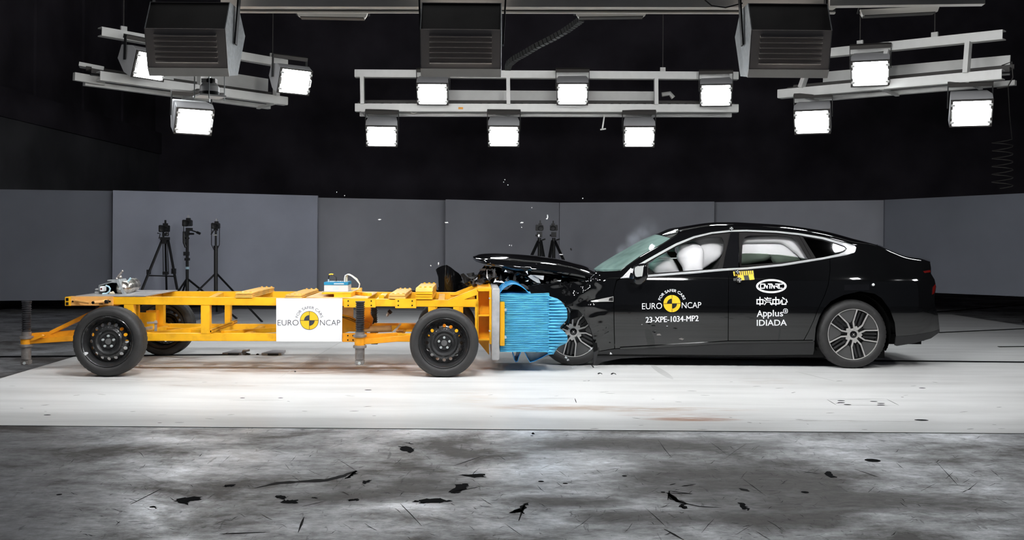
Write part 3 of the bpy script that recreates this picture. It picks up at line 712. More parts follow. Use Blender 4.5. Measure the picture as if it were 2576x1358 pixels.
# small camera unit hanging under the left louvred housing
t = thing('hanging_camera_unit', 'white camera unit on a small hung tray under the left louvred housing', 'camera', P(527, 230, 7.25))
mb = MB(); c = P(527, 240, 7.25); mb.box(c+Vector((0, 0, -.008)), (.19, .17, .012), rot=Matrix.Rotation(.6, 3, 'Z')); mb.build('tray', M['plastic'], t, world=True)
mb = MB(); mb.lathe([(.068, -.05), (.068, .02), (.05, .045)], 24, P(527, 225, 7.25)+Vector((0, 0, 0)), 'Z', caps=True); mb.build('body', M['plastic'], t, world=True)
mb = MB(); mb.lathe([(.070, -.05), (.070, -.018)], 24, P(527, 225, 7.25), 'Z', caps=True); mb.build('dark_band', M['black'], t, world=True)
mb = MB(); mb.box(P(527, 204, 7.25), (.10, .06, .03)); mb.build('bracket', M['plastic'], t, world=True)
mb = MB(); mb.lathe([(.022, 0), (.026, .03), (.02, .03)], 20, P(527, 203, 7.2), 'Y', caps=True); mb.build('lens', M['black'], t, world=True)
for k, (dx, dy) in enumerate(((-.10, -.03), (.03, -.11), (.10, .03), (-.03, .11))):
    mb = MB(); q = c+Vector((dx, dy, 0)); mb.tube([q+Vector((0, 0, -.035)), q+Vector((0, 0, .15))], .004, 6); mb.build('threaded_rod', M['zinc'], t, world=True)
# ------------------------------------------------------------------ yellow crash trolley
TO = P(1117, 951, 8.9); TO.z = 0
TA = 0.038
TROL = thing('crash_trolley', 'yellow steel crash trolley frame on four black wheels', 'trolley', TO, (0, 0, TA))
ca, sa = math.cos(TA), math.sin(TA)
def T(px, py, ly):
    """pixel -> trolley coordinates on the plane ly"""
    d = P(px, py, 1.0)-Vector((0, 0, CAMH)); C0 = Vector((0, 0, CAMH))
    n = Vector((-sa, ca, 0)); s = (ly-n.dot(C0-TO))/n.dot(d); w = C0+d*s-TO
    return Vector((ca*w.x+sa*w.y, ly, w.z))
def tbox(mb, x0, y0, x1, y1, l0, l1, mi=0):
    a, b, c, d = T(x0, y1, l0), T(x1, y1, l0), T(x1, y0, l0), T(x0, y0, l0); e = Vector((0, l1-l0, 0))
    return mb.hexa([a, b, c, d, a+e, b+e, c+e, d+e], mi)
def tpoly(mb, pts, l0, l1, mi=0): return mb.prism([T(x, y, l0) for x, y in pts], (0, l1-l0, 0), mi)
def tp(name, m, mb, parent=None, bevel=.003, **k): return mb.build(name, m, parent or TROL, bevel=bevel, **k)
NR, FR = .36, 1.28
Y_ = M['yellow']
mb = MB(); tpoly(mb, [(283, 746.5), (690, 749), (1100, 754.5), (1204, 755.5), (1204, 772.5), (690, 768.8), (283, 766)], NR, NR+.08); tp('upper_rail', Y_, mb)
mb = MB(); tpoly(mb, [(378, 733), (690, 733.6), (1130, 735.5), (1195, 736), (1195, 753.5), (690, 751.5), (240, 750.5), (240, 733)], FR, FR+.08); tp('upper_rail', Y_, mb)
mb = MB(); tpoly(mb, [(300, 838.5), (690, 839.5), (1035, 840), (1035, 859.8), (690, 858), (300, 857.5)], NR, NR+.08); tp('lower_rail', Y_, mb)
mb = MB(); tpoly(mb, [(300, 814.5), (690, 816), (1060, 817), (1060, 834.5), (690, 833), (300, 832)], FR, FR+.08); tp('lower_rail', Y_, mb)
for a, b, y0, y1, l in ((311.5, 335, 766, 840, NR), (391, 411, 748, 832, FR), (505, 527, 767, 840, NR), (565, 579, 750, 816, FR), (905, 921, 772, 840, NR+.3),
                        (1077, 1096, 771, 846, NR), (1140, 1156, 771, 846, NR), (1085, 1100, 751, 818, FR), (1150, 1165, 751, 818, FR)):
    mb = MB(); tbox(mb, a, y0, b, y1, l, l+.08); tp('post', Y_, mb)
for a, y0, y1, l0, l1 in ((1195, 757, 866, NR, NR+.08),):
    mb = MB(); tbox(mb, a, y0, a+9, y1, l0, l1); tp('post', Y_, mb)
# cross members between the lower rails and open square tubes
def open_tube(x, y, w, l0, l1):
    c = T(x, y, l0); s = w*9.3/FPX/2; mb = MB(); t = .007
    for dx, dz, sx, sz in ((0, s-t/2, 2*s, t), (0, -s+t/2, 2*s, t), (-s+t/2, 0, t, 2*s), (s-t/2, 0, t, 2*s)):
        mb.box(c+Vector((dx, (l1-l0)/2, dz)), (sx, l1-l0, sz))
    mb.box(c+Vector((0, (l1-l0)/2, 0)), (2*s-.012, l1-l0-.01, 2*s-.012), 1)
    tp('square_tube', [Y_, M['under']], mb, bevel=0)
open_tube(529, 833.5, 8.5, NR+.02, NR+.30); open_tube(549, 825.5, 8.5, .72, 1.22); open_tube(583, 812, 8.0, FR-.02, FR+.16)
for a, b in (((340, 846, NR+.06), (420, 825, FR)), ((620, 846, NR+.06), (660, 824, FR)), ((1000, 848, NR+.06), (1015, 826, FR))):
    mb = MB(); mb.bar(T(*a), T(*b), .06, .05); tp('lower_cross_member', Y_, mb)
for a, b in (((400, 828, FR), (690, 846, NR+.06)), ((560, 838, NR+.06), (760, 825, FR)), ((330, 846, NR+.08), (540, 824, FR))):
    mb = MB(); mb.bar(T(*a), T(*b), .045, .045); tp('diagonal_brace', Y_, mb)
for a, b in (((340, 757, NR+.05), (400, 742, FR)), ((525, 758, NR+.05), (555, 742, FR)), ((950, 763, NR+.05), (968, 744, FR)), ((1110, 764, NR+.05), (1112, 745, FR))):
    mb = MB(); mb.bar(T(*a), T(*b), .06, .055); tp('upper_cross_member', Y_, mb)
# plate behind the left wheel, small linkage
mb = MB(); tbox(mb, 348, 786, 391, 838, .95, .97); tbox(mb, 338, 767, 349, 838, .93, .97); tp('rear_bulkhead', Y_, mb)
mb = MB(); mb.bar(T(355, 829, .6), T(392, 822, 1.1), .03, .03); mb.bar(T(370, 812, .8), T(396, 811, .8), .02, .02); tbox(mb, 388, 806, 394, 834, .8, .82); tp('linkage', M['galv'], mb)
# end plate with handle tubes, box tube end
mb = MB(); tbox(mb, 177, 746, 283, 769, NR-.025, NR+.05); tp('end_plate', M['salmon'], mb)
mb = MB(); tbox(mb, 163, 747, 178, 769.5, NR-.03, NR+.12); tp('end_tube', Y_, mb)
for y0, y1 in ((749.5, 756.5), (760, 767)):
    mb = MB(); tbox(mb, 165.5, y0, 172, y1, NR-.034, NR-.02); tp('tube_opening', M['under'], mb, bevel=0)
mb = MB(); mb.tube([T(190, 756, NR-.03), T(226, 762, NR-.12)], .012, 12); mb.tube([T(270, 757, NR-.05), T(236, 761, NR-.14)], .016, 14); tp('handle_tube', M['salmon'], mb, bevel=0)
mb = MB(); mb.lathe([(.013, 0), (.013, .004)], 14, T(233.5, 761.3, NR-.152), 'Y', caps=True); tp('handle_bore', M['under'], mb, bevel=0)
for x, y in ((254, 759.5), (268, 757.5)):
    mb = MB(); mb.lathe([(.014, -.02), (.014, .03)], 8, T(x, y, NR-.07), 'Y', caps=True); mb.box(T(x, y+3, NR-.07), (.03, .02, .02)); tp('clamp_knob', M['black'], mb, bevel=0)
for x, y in ((183, 758), (276.5, 758)):
    mb = MB(); mb.lathe([(.008, -.004), (.008, .004)], 10, T(x, y, NR-.027), 'Y', caps=True); tp('bolt_hole', M['under'], mb, bevel=0)
mb = MB(); tbox(mb, 250, 768, 274, 773, NR, NR+.3); tp('spring_bracket', Y_, mb)
mb = MB(); a, b = T(190, 746, NR), T(365, 746, NR)
mb.hexa([a, b, b+Vector((0, 0, .008)), a+Vector((0, 0, .008))] + [v+Vector((0, 1.0, 0)) for v in (a, b, b+Vector((0, 0, .008)), a+Vector((0, 0, .008)))]); tp('deck_plate', M['deck'], mb, bevel=0)
# bolted joint plates
for nm, x0, y0, x1, y1, l, holes, m_ in (('joint_plate', 865, 751, 945, 773.5, NR-.012, ((876, 757), (934, 757), (876, 768), (934, 768)), Y_), ('joint_plate', 994, 751, 1047, 775.5, NR-.012, ((1002, 757), (1037, 757), (1002, 768), (1037, 768)), Y_),
                         ('joint_plate', 861, 838, 947, 860, NR-.012, ((875, 844), (875, 855), (888, 844), (888, 855), (932, 845)), M['orange'])):
    mb = MB(); tbox(mb, x0, y0, x1, y1, l, NR); pl = tp(nm, m_, mb)
    mb = MB()
    for hx, hy in holes: mb.lathe([(.007, -.003), (.007, .004)], 10, T(hx, hy, l), 'Y', caps=True)
    mb.build('bolt_holes', M['under'], pl)
# ballast and cover beams lying across the rails
def cross_beam(near, h, m_, l0=NR-.01, l1=FR+.09, layers=2, studs=True, rise=0.0, name='ballast_beam'):
    (x0, y0), (x1, y1) = near; a, b = T(x0, y1, l0), T(x1, y1, l0); top = T(x0, y0, l0).z-a.z; mb = MB()
    for k in range(layers):
        z0, z1 = top*k/layers, top*(k+1)/layers-.002; i = .004*(k % 2)
        q = [a+Vector((i, i, z0)), b+Vector((-i, i, z0)), b+Vector((-i, i, z1)), a+Vector((i, i, z1))]
        mb.hexa(q+[v+Vector((0, l1-l0-2*i, rise)) for v in q])
    o = tp(name, m_, mb)
    if studs:
        for l in (l0+.04, l1-.04):
            for f in (.25, .55, .85):
                c = a.lerp(b, f)+Vector((0, l-l0, top+rise*(l-l0)/(l1-l0)))
                mb = MB(); mb.lathe([(.011, -.002), (.011, .008)], 6, c, 'Z', caps=True); mb.build('stud', m_, o)
cross_beam(((591, 735.5), (635, 749)), .05, M['wornyellow'], layers=3)
cross_beam(((716, 741), (759.5, 750)), .04, M['wornyellow'], layers=2)
cross_beam(((977, 739.5), (1020, 752)), .05, M['wornyellow'], layers=2)
cross_beam(((1045, 734), (1088, 753.5)), .08, M['yellow'], layers=3, studs=False)
mb = MB(); q = T(1045, 734, NR-.01); q2 = T(1088, 734, NR-.01)
mb.hexa([q, q2, q2+Vector((0, .07, .035)), q+Vector((0, .07, .035)), q+Vector((0, 1.02, 0)), q2+Vector((0, 1.02, 0)), q2+Vector((0, .95, .035)), q+Vector((0, .95, .035))]); tp('ballast_cap', M['wornyellow'], mb)
for f in (.25, .55, .85):
    for k in (.07, .95):
        mb = MB(); mb.lathe([(.011, -.002), (.011, .010)], 6, q.lerp(q2, f)+Vector((0, k+(.03 if k < .5 else -.03), .035)), 'Z', caps=True); tp('stud', Y_, mb, bevel=0)
mb = MB(); a, b = T(770, 750, NR), T(924, 751.5, NR); z = Vector((0, 0, .012)); mb.hexa([a, b, b+z, a+z]+[v+Vector((0, 1.0, 0)) for v in (a, b, b+z, a+z)]); tp('cover_board', M['tan'], mb)
mb = MB(); tbox(mb, 840, 737, 883, 750.5, NR+.02, FR); tbox(mb, 809, 736, 884, 740, NR+.02, FR); tp('logger_mount', Y_, mb)
mb = MB(); tbox(mb, 953, 742, 966, 752, NR+.2, NR+.26); tbox(mb, 883, 730, 905, 741, .8, 1.0); mb.bar(T(888, 735, .85), T(930, 741, .6), .05, .03); tp('sensor_bracket', Y_, mb)
# centre suspension of the trolley behind the jack
mb = MB(); tpoly(mb, [(918, 773), (932, 773), (931, 790), (938, 803), (934, 822), (918, 815), (914, 795)], .62, .68); tp('bracket_plate', M['orange'], mb)
mb = MB(); mb.lathe([(.03, -.06), (.03, .1)], 24, T(924, 816, .62), 'Y', caps=True); tp('pivot_boss', M['orange'], mb, bevel=0)
mb = MB(); mb.tube([T(918, 828, .60), T(985, 826, .60)], .028, 16); tp('cylinder', M['tan'], mb, bevel=0)
mb = MB(); tpoly(mb, [(985, 836), (1005, 815), (1009, 817), (992, 838)], .55, .66); tp('cylinder_bracket', M['galv'], mb)
mb = MB(); tbox(mb, 1000, 815, 1060, 829, .72, .8); tbox(mb, 940, 813, 1060, 819, .95, 1.0); tp('mid_rail', M['orange'], mb)
mb = MB(); tpoly(mb, [(860, 790), (875, 794), (903, 806), (906, 824), (866, 838), (860, 838)], .75, .79); tp('gusset_plate', Y_, mb)
mb = MB(); tbox(mb, 862, 772, 889, 800, 1.0, 1.01); tp('cover_sheet', M['tan'], mb)
mb = MB(); mb.tube([T(861, 796, .7), T(880, 800, .7), T(905, 812, .66)], .004, 6); mb.tube([T(861, 798, .7), T(885, 806, .7), T(905, 816, .66)], .003, 6); tp('sensor_leads', M['black'], mb, bevel=0)
# screw jacks
def jack(px, y0, y1, ly, ring0, ring1, name='screw_jack', r0=.040):
    def z(y): return T(px, y, ly).z
    c = T(px, y1, ly); k = r0/.040
    mb = MB(); prof = [(.044*k, z(y0)), (.044*k, z(y0+3)), (.036*k, z(y0+5))]
    ys = y0+6
    while ys < y0+70: prof += [(.036*k, z(ys)), (.043*k, z(ys+1)), (.043*k, z(ys+2)), (.036*k, z(ys+3.2))]; ys += 5.5
    prof += [(.035*k, z(y0+74)), (.040*k, z(y0+75)), (.042*k, z(ring0)), (.042*k, z(ring1))]
    mb.lathe(prof, 24, (c.x, ly, 0), 'Z', caps=True); o = tp('screw_jack', M['thread'], mb, bevel=0)
    mb = MB(); mb.lathe([(.043*k, z(y0+77)), (.043*k, z(ring0))], 24, (c.x, ly, 0), 'Z', caps=True); mb.build('ram', M['jack'], o); mb = MB(); mb.lathe([(.043*k, z(ring1+7)), (.043*k, z(y1-14))], 24, (c.x, ly, 0), 'Z', caps=True); mb.build('ram', M['jack'], o)
    for a in (ring0, ring1): mb = MB(); mb.lathe([(.055*k, z(a)), (.062*k, z(a+1)), (.062*k, z(a+6)), (.055*k, z(a+7))], 28, (c.x, ly, 0), 'Z', caps=True); mb.build('collar', M['jack'], o)
    mb = MB(); mb.lathe([(.048*k, z(ring0+7)), (.05*k, z((ring0+ring1)/2+3)), (.048*k, z(ring1))], 24, (c.x, ly, 0), 'Z', caps=True); mb.build('sleeve', M['orange'], o)
    f = MB(); f.box((c.x, ly, (z(y1)+z(y1-14))/2), (.080*k, .075*k, z(y1-14)-z(y1))); f.build('foot', M['jack'], o, bevel=.008)
    f = MB(); f.lathe([(.013, -.045*k), (.013, -.03*k)], 16, (c.x, ly, z(y1-5)), 'Y', caps=True); f.build('pin', M['zinc'], o)
    return c
jack(905, 757.5, 917, .25, 841, 868)
jack(941, 757, 850, 1.50, 828, 838, r0=.034)
mb = MB(); tbox(mb, 933, 856, 950, 866, .6, .7); tp('rubber_stop', M['under'], mb)
jack(66, 757, 917, .45, 845, 865)
# outrigger arms
O_ = M['orange']
mb = MB(); mb.bar(T(78, 858, .45), T(190, 851, .45), .05, .045); mb.bar(T(78, 846, .50), T(186, 838, .56), .06, .06); tp('outrigger_arm', O_, mb)
mb = MB(); mb.bar(T(128, 837, .52), T(262, 772, .52), .05, .035); tpoly(mb, [(80, 851), (104, 842), (112, 846), (80, 858)], .40, .44); tp('outrigger_strut', O_, mb)
mb = MB(); mb.bar(T(186, 838, .56), T(345, 838, .5), .06, .06); tp('outrigger_beam', O_, mb)
mb = MB(); mb.bar(T(916, 859, .25), T(1040, 849, .25), .05, .048); mb.bar(T(916, 849, .32), T(1000, 843, .36), .05, .05); tp('outrigger_arm', O_, mb)
mb = MB(); mb.bar(T(950, 830, 1.48), T(1060, 826, 1.4), .05, .045); tp('outrigger_arm', O_, mb)
# front structure: webs, ribs, top beams and the grey face plate
for l in (NR, FR-.02):
    dx, dy = (0, 0) if l == NR else (0, 0)
    q = [(1127, 755), (1200, 725.5), (1237, 725.5), (1237, 733), (1203, 733), (1203, 750), (1202, 757), (1127, 757)]
    hole = [(1172, 752), (1201, 742), (1201, 752)]
    base = [T(x, y, NR) for x, y in q]
    mb = MB()
    def pr(pts): mb.prism([T(x, y, NR)+Vector((0, l-NR, 0)) for x, y in pts], (0, .09, 0))
    pr([(1127, 754.5), (1200.5, 725), (1200.5, 742), (1172, 752.5)]); pr([(1127, 754.5), (1172, 752.5), (1202, 752.5), (1202, 757), (1127, 757)])
    tp('gusset', Y_, mb)
    mb = MB()
    def pr2(pts, a, b): mb.prism([T(x, y, NR)+Vector((0, l-NR+a, 0)) for x, y in pts], (0, b-a, 0))
    pr2([(1200, 725), (1231, 725), (1231, 898), (1203, 864), (1200, 864)], .16, .18)
    tp('web_plate', Y_, mb)
    for y0, y1 in ((725, 733), (792, 796), (853, 857)):
        mb = MB(); mb.prism([T(x, y, NR)+Vector((0, l-NR, 0)) for x, y in ((1202, y0), (1232, y0), (1232, y1), (1202, y1))], (0, .17, 0)); tp('rib', Y_, mb)
    mb = MB(); mb.prism([T(x, y, NR)+Vector((0, l-NR, 0)) for x, y in ((1199, 733), (1203, 733), (1203, 864), (1199, 864))], (0, .17, 0)); tp('front_post', Y_, mb)
mb = MB(); tbox(mb, 1200.5, 725, 1237, 731, NR+.09, FR); tp('top_beam', O_, mb)
mb = MB(); tbox(mb, 1231, 725, 1236.5, 866, .28, 1.55); tp('mounting_plate', Y_, mb)
mb = MB(); a, b, c, d = T(1236.8, 906.5, .22), T(1255.5, 906.5, .22), T(1257.5, 727, .22), T(1237.5, 727, .22); e = Vector((0, 1.42, 0))
mb.hexa([a, b, c, d, a+e, b+e, c+e, d+e]); tp('face_plate', M['galv'], mb, bevel=.006, label='grey aluminium face plate')
mb = MB(); tbox(mb, 1257.5, 760, 1269.5, 870, .30, 1.5); tp('clamp_bar', Y_, mb)
for x, y in ((1271, 779.5), (1271, 848.5)):
    mb = MB(); mb.lathe([(.010, -.012), (.010, .03)], 8, T(x, y, .31), 'Y', caps=True); mb.lathe([(.014, .0), (.014, .012)], 10, T(x, y, .305), 'Y', caps=True); tp('bolt', M['zinc'], mb, bevel=0)
for x, y in ((1232, 750), (1232, 832)):
    mb = MB(); mb.lathe([(.009, -.012), (.009, .03)], 8, T(x, y, .29), 'Y', caps=True); tp('bolt', M['zinc'], mb, bevel=0)

# ---- wheels: rim > tyre, hub cap, wheel bolts
def steel_wheel_meshes():
    tyre = MB(); n = 90
    prof = [(.224, .045), (.228, .016), (.240, .006), (.262, .0), (.283, .006), (.298, .019), (.3060, .034)]
    tread = []
    for t in (.058, .092, .126): tread += [(.3085, t-.010), (.3085, t-.004), (.301, t-.002), (.301, t+.002), (.3085, t+.004)]
    prof = prof+tread+[(.306, .16), (.298, .178), (.283, .19), (.262, .196), (.240, .19), (.226, .18), (.222, .15)]
    tyre.lathe(prof, n*2, fn=lambda j, k, r: r-.0035 if (j in (5, 6, len(prof)-7, len(prof)-6) and (k % 4 == 0)) else r)
    rim = MB()
    rim.lathe([(.226, .030), (.2265, .018), (.221, .014), (.213, .022), (.206, .045), (.196, .062), (.187, .086), (.178, .082)], 64)
    rim.lathe([(.206, .045), (.200, .19), (.226, .195)], 64)
    rim.lathe([(.130, .052), (.122, .040), (.112, .031), (.103, .031), (.094, .042), (.086, .054), (.068, .056), (.062, .048), (.026, .048)], 64)
    # band with sixteen round holes
    NH = 16; r0, r1, hr, hc = .130, .178, .0150, .154
    zt = lambda r: lerp(.052, .082, max(0, (r-.130)/.048)**1.6)
    for s in range(NH):
        a0 = 2*math.pi*(s+.0)/NH+math.pi/2; ha = math.pi/NH
        outer = []
        m = 6
        for k in range(m): outer.append((lerp(-1, 1, k/m), -1))
        for k in range(m): outer.append((1, lerp(-1, 1, k/m)))
        for k in range(m): outer.append((lerp(1, -1, k/m), 1))
        for k in range(m): outer.append((-1, lerp(1, -1, k/m)))
        vs = []; ins = []
        for (u, v) in outer:
            r = lerp(r0, r1, (v+1)/2); a = a0+u*ha; vs.append((r*math.cos(a), zt(r), r*math.sin(a)))
            q = math.atan2(v, u); lx, ly = hr*math.cos(q), hr*math.sin(q)
            x = (hc+ly)*math.cos(a0)-lx*math.sin(a0); y = (hc+ly)*math.sin(a0)+lx*math.cos(a0); r2 = math.hypot(x, y)
            ins.append((x, zt(r2), y))
        N = len(outer); deep = [(x, y+.006, z) for x, y, z in ins]
        rim.add(vs+ins+deep, [(k, (k+1) % N, N+(k+1) % N, N+k) for k in range(N)]+[(N+k, N+(k+1) % N, 2*N+(k+1) % N, 2*N+k) for k in range(N)])
    return rim, tyre
rim, tyre = steel_wheel_meshes()
wc = T(1117, 864, 0)
whl = tp('wheel', M['rimblack'], rim, bevel=0, smooth=40)
tyre.build('tyre', M['tyre'], whl, smooth=45)
MB().lathe([(.028, .046), (.026, .036), (.002, .034)], 28, caps=True).build('hub_cap', M['cap'], whl)
for k in range(5):
    a = math.pi/2+2*math.pi*k/5; c = Vector((.049*math.cos(a), 0, .049*math.sin(a))); mb = MB()
    mb.lathe([(.0125, .048), (.0125, .034), (.010, .030)], 6, c, caps=True); mb.lathe([(.006, .031), (.006, .027)], 10, c, caps=True); mb.build('wheel_bolt', M['zinc'], whl)
whl.location = (wc.x, 0, .309)
rc = T(268, 861, -.02)
w2 = dup(whl, (rc.x, -.02, .314), parent=TROL)
dup(whl, (wc.x-.02, 1.74, .309), (0, 0, math.pi), parent=TROL)
dup(whl, (rc.x, 1.74, .309), (0, 0, math.pi), parent=TROL)
for x in (wc.x, rc.x):
    mb = MB(); mb.tube([(x, .055, .309), (x, 1.68, .309)], .032, 12); mb.box((x, .5, .40), (.10, .10, .2)); mb.box((x, 1.24, .40), (.10, .10, .2)); tp('axle', M['orange'], mb, bevel=0)
mb = MB(); e = Vector((rc.x-.118, -.004, .237))
mb.add([(rc.x-.196+.034*math.cos(k*.314)*.96-.013*math.sin(k*.314)*.3, -.004, .208+.034*math.cos(k*.314)*.28+.013*math.sin(k*.314)) for k in range(20)], [tuple(range(20))]); tp('sticker', M['white'], mb, bevel=0, front=True, label='small white and pink oval sticker')

# ------------------------------------------------------------------ crushed blue barrier
BAR = thing('honeycomb_barrier', 'crushed blue honeycomb block between the grey face plate and the black car', 'barrier', TO, (0, 0, TA))
def ridged(x0, x1, y0, y1, l0, l1, pitch, depth, skew=None, nx=14, seed=1, xright=None):
    """block whose visible side is folded into horizontal pleats"""
    mb = MB(); n = max(3, round((y1-y0)/pitch)); rows = []; rn = random.Random(seed)
    for k in range(2*n+1):
        f = k/(2*n); y = lerp(y0, y1, f); row = []
        for i in range(nx+1):
            g = i/nx; xr = xright(y) if xright else x1
            x = lerp(x0, xr, g); yy = y+(noise.noise(Vector((x*.03, k*1.7, seed)))*.8)
            lz = l0+(depth if k % 2 else 0)*(1+.5*noise.noise(Vector((x*.05, k*.9, seed+3))))
            if skew: lz += skew(g, f); 
            row.append(T(x, yy, lz))
        rows.append(row)
    back = [[Vector((v.x, l1, v.z)) for v in r] for r in rows]
    m = nx+1; vs = [v for r in rows for v in r]; N = len(vs); nr = len(rows)
    fs = [(i*m+j, i*m+j+1, (i+1)*m+j+1, (i+1)*m+j) for i in range(nr-1) for j in range(m-1)]
    fb = [tuple(N+q for q in reversed(f)) for f in fs]
    ring = [j for j in range(m)]+[i*m+m-1 for i in range(1, nr)]+[(nr-1)*m+j for j in range(m-2, -1, -1)]+[i*m for i in range(nr-2, 0, -1)]
    mb.add(vs+[v for r in back for v in r], fs+fb+[(ring[k], ring[(k+1) % len(ring)], N+ring[(k+1) % len(ring)], N+ring[k]) for k in range(len(ring))])
    return mb
ridged(1273, 1382, 738.5, 885, .34, .70, 4.55, .014).build('pleated_side', M['blue'], BAR, smooth=12)
ridged(1258, 1273.4, 739, 885, .345, .72, 4.55, .014, nx=3).build('end_strip', M['blue'], BAR, smooth=12)
mb = MB(); a = T(1259, 740, .70); b = T(1338, 884, .70); mb.box(((a.x+b.x)/2, 1.03, (a.z+b.z)/2), (b.x-a.x, .64, a.z-b.z-.02)); mb.build('core', M['blue'], BAR)
right = curve([(748, 1385), (751, 1402), (766, 1418), (783, 1427), (800, 1427), (811, 1420), (822, 1410), (827, 1408), (834, 1419), (849, 1428), (862, 1426), (866, 1420), (870, 1408), (880, 1399), (892, 1392)])
def sk(g, f): return -.05*math.sin(math.pi*min(1, g*1.1))*(.6+.5*noise.noise(Vector((f*9, 1, 4)))) + .10*max(0, g-.7)
ridged(1379, 1425, 746, 891, .34, .56, 7.6, .030, skew=sk, nx=12, seed=8, xright=right).build('crumpled_front', M['blue'], BAR, smooth=20)
# peeled cladding: arch on top, folds underneath
def ribbon(pts, l0, l1, th=.006):
    rows = [[T(x, y, l0), T(x, y, l1)] for x, y in pts]; mb = MB()
    q = [T(x, y, l0) for x, y in pts]; n = len(q)
    up = []
    for i in range(n):
        d = (q[min(i+1, n-1)]-q[max(i-1, 0)]).normalized(); up.append(Vector((-d.z, 0, d.x))*th)
    vs = []
    for i in range(n): vs += [q[i], q[i]+Vector((0, l1-l0, 0)), q[i]+up[i]+Vector((0, l1-l0, 0)), q[i]+up[i]]
    fs = []
    for i in range(n-1):
        for k in range(4): fs.append((i*4+k, i*4+(k+1) % 4, (i+1)*4+(k+1) % 4, (i+1)*4+k))
    fs += [(0, 1, 2, 3), tuple(4*(n-1)+k for k in range(4))]
    return mb.add(vs, fs)
arch = [(1258+72*k/14, 737-22*math.sin(math.pi*(k/14)**.9)**.9) for k in range(15)]
ribbon(arch, .34, 1.1).build('top_cladding', M['bluedeep'], BAR, smooth=60)
ribbon([(1288, 886), (1292, 893), (1293, 905), (1297, 911), (1303, 909), (1306, 898), (1311, 886)], .45, .9).build('lower_cladding', M['bluedeep'], BAR, smooth=50)
mb = MB(); pts = [(1319, 886), (1326, 900), (1333, 912), (1345, 909), (1362, 901), (1380, 891), (1386, 885)]
ribbon(pts, .42, .95).build('lower_cladding', M['bluedeep'], BAR, smooth=50)
mb = MB(); mb.prism([T(x, y, .5) for x, y in ((1321, 886), (1334, 908), (1360, 900), (1382, 886))], (0, .01, 0)); mb.build('torn_foil', M['galv'], BAR)

# ------------------------------------------------------------------ sign board hung on the frame
def text_mesh(s, bold=0.0):
    cu = bpy.data.curves.new('txt', 'FONT'); cu.body = s; cu.size = 1; cu.offset = bold; cu.resolution_u = 4
    ob = bpy.data.objects.new('txt', cu); COL.objects.link(ob); bpy.context.view_layer.update()
    me = bpy.data.meshes.new_from_object(ob.evaluated_get(bpy.context.evaluated_depsgraph_get()))
    vs = [(v.co.x, v.co.y) for v in me.vertices]; fs = [tuple(p.vertices) for p in me.polygons]
    bpy.data.objects.remove(ob); bpy.data.curves.remove(cu); bpy.data.meshes.remove(me)
    x0 = min(v[0] for v in vs); x1 = max(v[0] for v in vs); y0 = min(v[1] for v in vs); y1 = max(v[1] for v in vs)
    return [((x-x0)/(x1-x0), (y-y0)/(y1-y0)) for x, y in vs], fs, (x1-x0)/(y1-y0)
def put_text(mb, s, box, fn, bold=0.0, slope=0.0, mi=0):
    x0, y0, x1, y1 = box; vs, fs, _ = text_mesh(s, bold)
    mb.add([fn(x0+u*(x1-x0), y1-v*(y1-y0)+slope*u*(x1-x0)) for u, v in vs], fs, mi)
def put_arc(mb, s, c, r0, r1, a0, a1, fn, bold=0.0, mi=0):
    vs, fs, _ = text_mesh(s, bold)
    mb.add([fn(c[0]+lerp(r0, r1, v)*math.sin(math.radians(lerp(a0, a1, u))), c[1]-lerp(r0, r1, v)*math.cos(math.radians(lerp(a0, a1, u)))) for u, v in vs], fs, mi)
def disc(mb, c, r0, r1, a0, a1, fn, mi, n=24):
    ps = [(lerp(a0, a1, k/n)) for k in range(n+1)]
    out = [fn(c[0]+r1*math.sin(math.radians(a)), c[1]-r1*math.cos(math.radians(a))) for a in ps]
    inn = [fn(c[0]+r0*math.sin(math.radians(a)), c[1]-r0*math.cos(math.radians(a))) for a in ps]
    mb.grid([out, inn], mi)
def strokes(mb, segs, w, fn, mi):
    for (x0, y0, x1, y1) in segs:
        L = math.hypot(x1-x0, y1-y0); dx, dy = (x1-x0)/L*w/2, (y1-y0)/L*w/2
        mb.add([fn(x0-dx*.6-dy, y0-dy*.6+dx), fn(x1+dx*.6-dy, y1+dy*.6+dx), fn(x1+dx*.6+dy, y1+dy*.6-dx), fn(x0-dx*.6+dy, y0-dy*.6-dx)], [(0, 1, 2, 3)], mi)
SIGN = thing('sign_board', 'white sign board with a yellow and black target emblem hung on the trolley', 'sign', TO, (0, 0, TA))
mb = MB(); a = [T(x, y, .335) for x, y in ((694.8, 750), (861, 750.5), (860.2, 859), (695, 858.6))]; mb.prism(a, (0, .012, 0)); mb.build('board', M['white'], SIGN, smooth=0)
sf = lambda x, y: T(x, y, .3335); sf2 = lambda x, y: T(x, y, .3325); c = (778.2, 805.8)
mb = MB(); put_text(mb, 'EURO', (698.5, 804.5, 751, 818.5), sf, -.012); put_text(mb, 'NCAP', (805, 804.5, 856, 818.5), sf, -.012)
put_arc(mb, 'FOR SAFER CARS', c, 29, 36, -77, 77, sf, -.008)
mb.build('lettering', M['ink'], SIGN, smooth=0, front=True)
mb = MB(); disc(mb, c, 0, 22.6, 0, 360, sf, 0, 48); disc(mb, c, 22.6, 23.6, 0, 360, sf2, 1, 48); disc(mb, c, 0, 13.4, -90, 0, sf2, 1); disc(mb, c, 0, 13.4, 90, 180, sf2, 1)
strokes(mb, ((c[0], c[1]-22.5, c[0], c[1]+22.5), (c[0]-22.5, c[1], c[0]+22.5, c[1])), 1.1, sf2, 1); mb.build('emblem', [M['markyel'], M['ink']], SIGN, smooth=0, front=True)

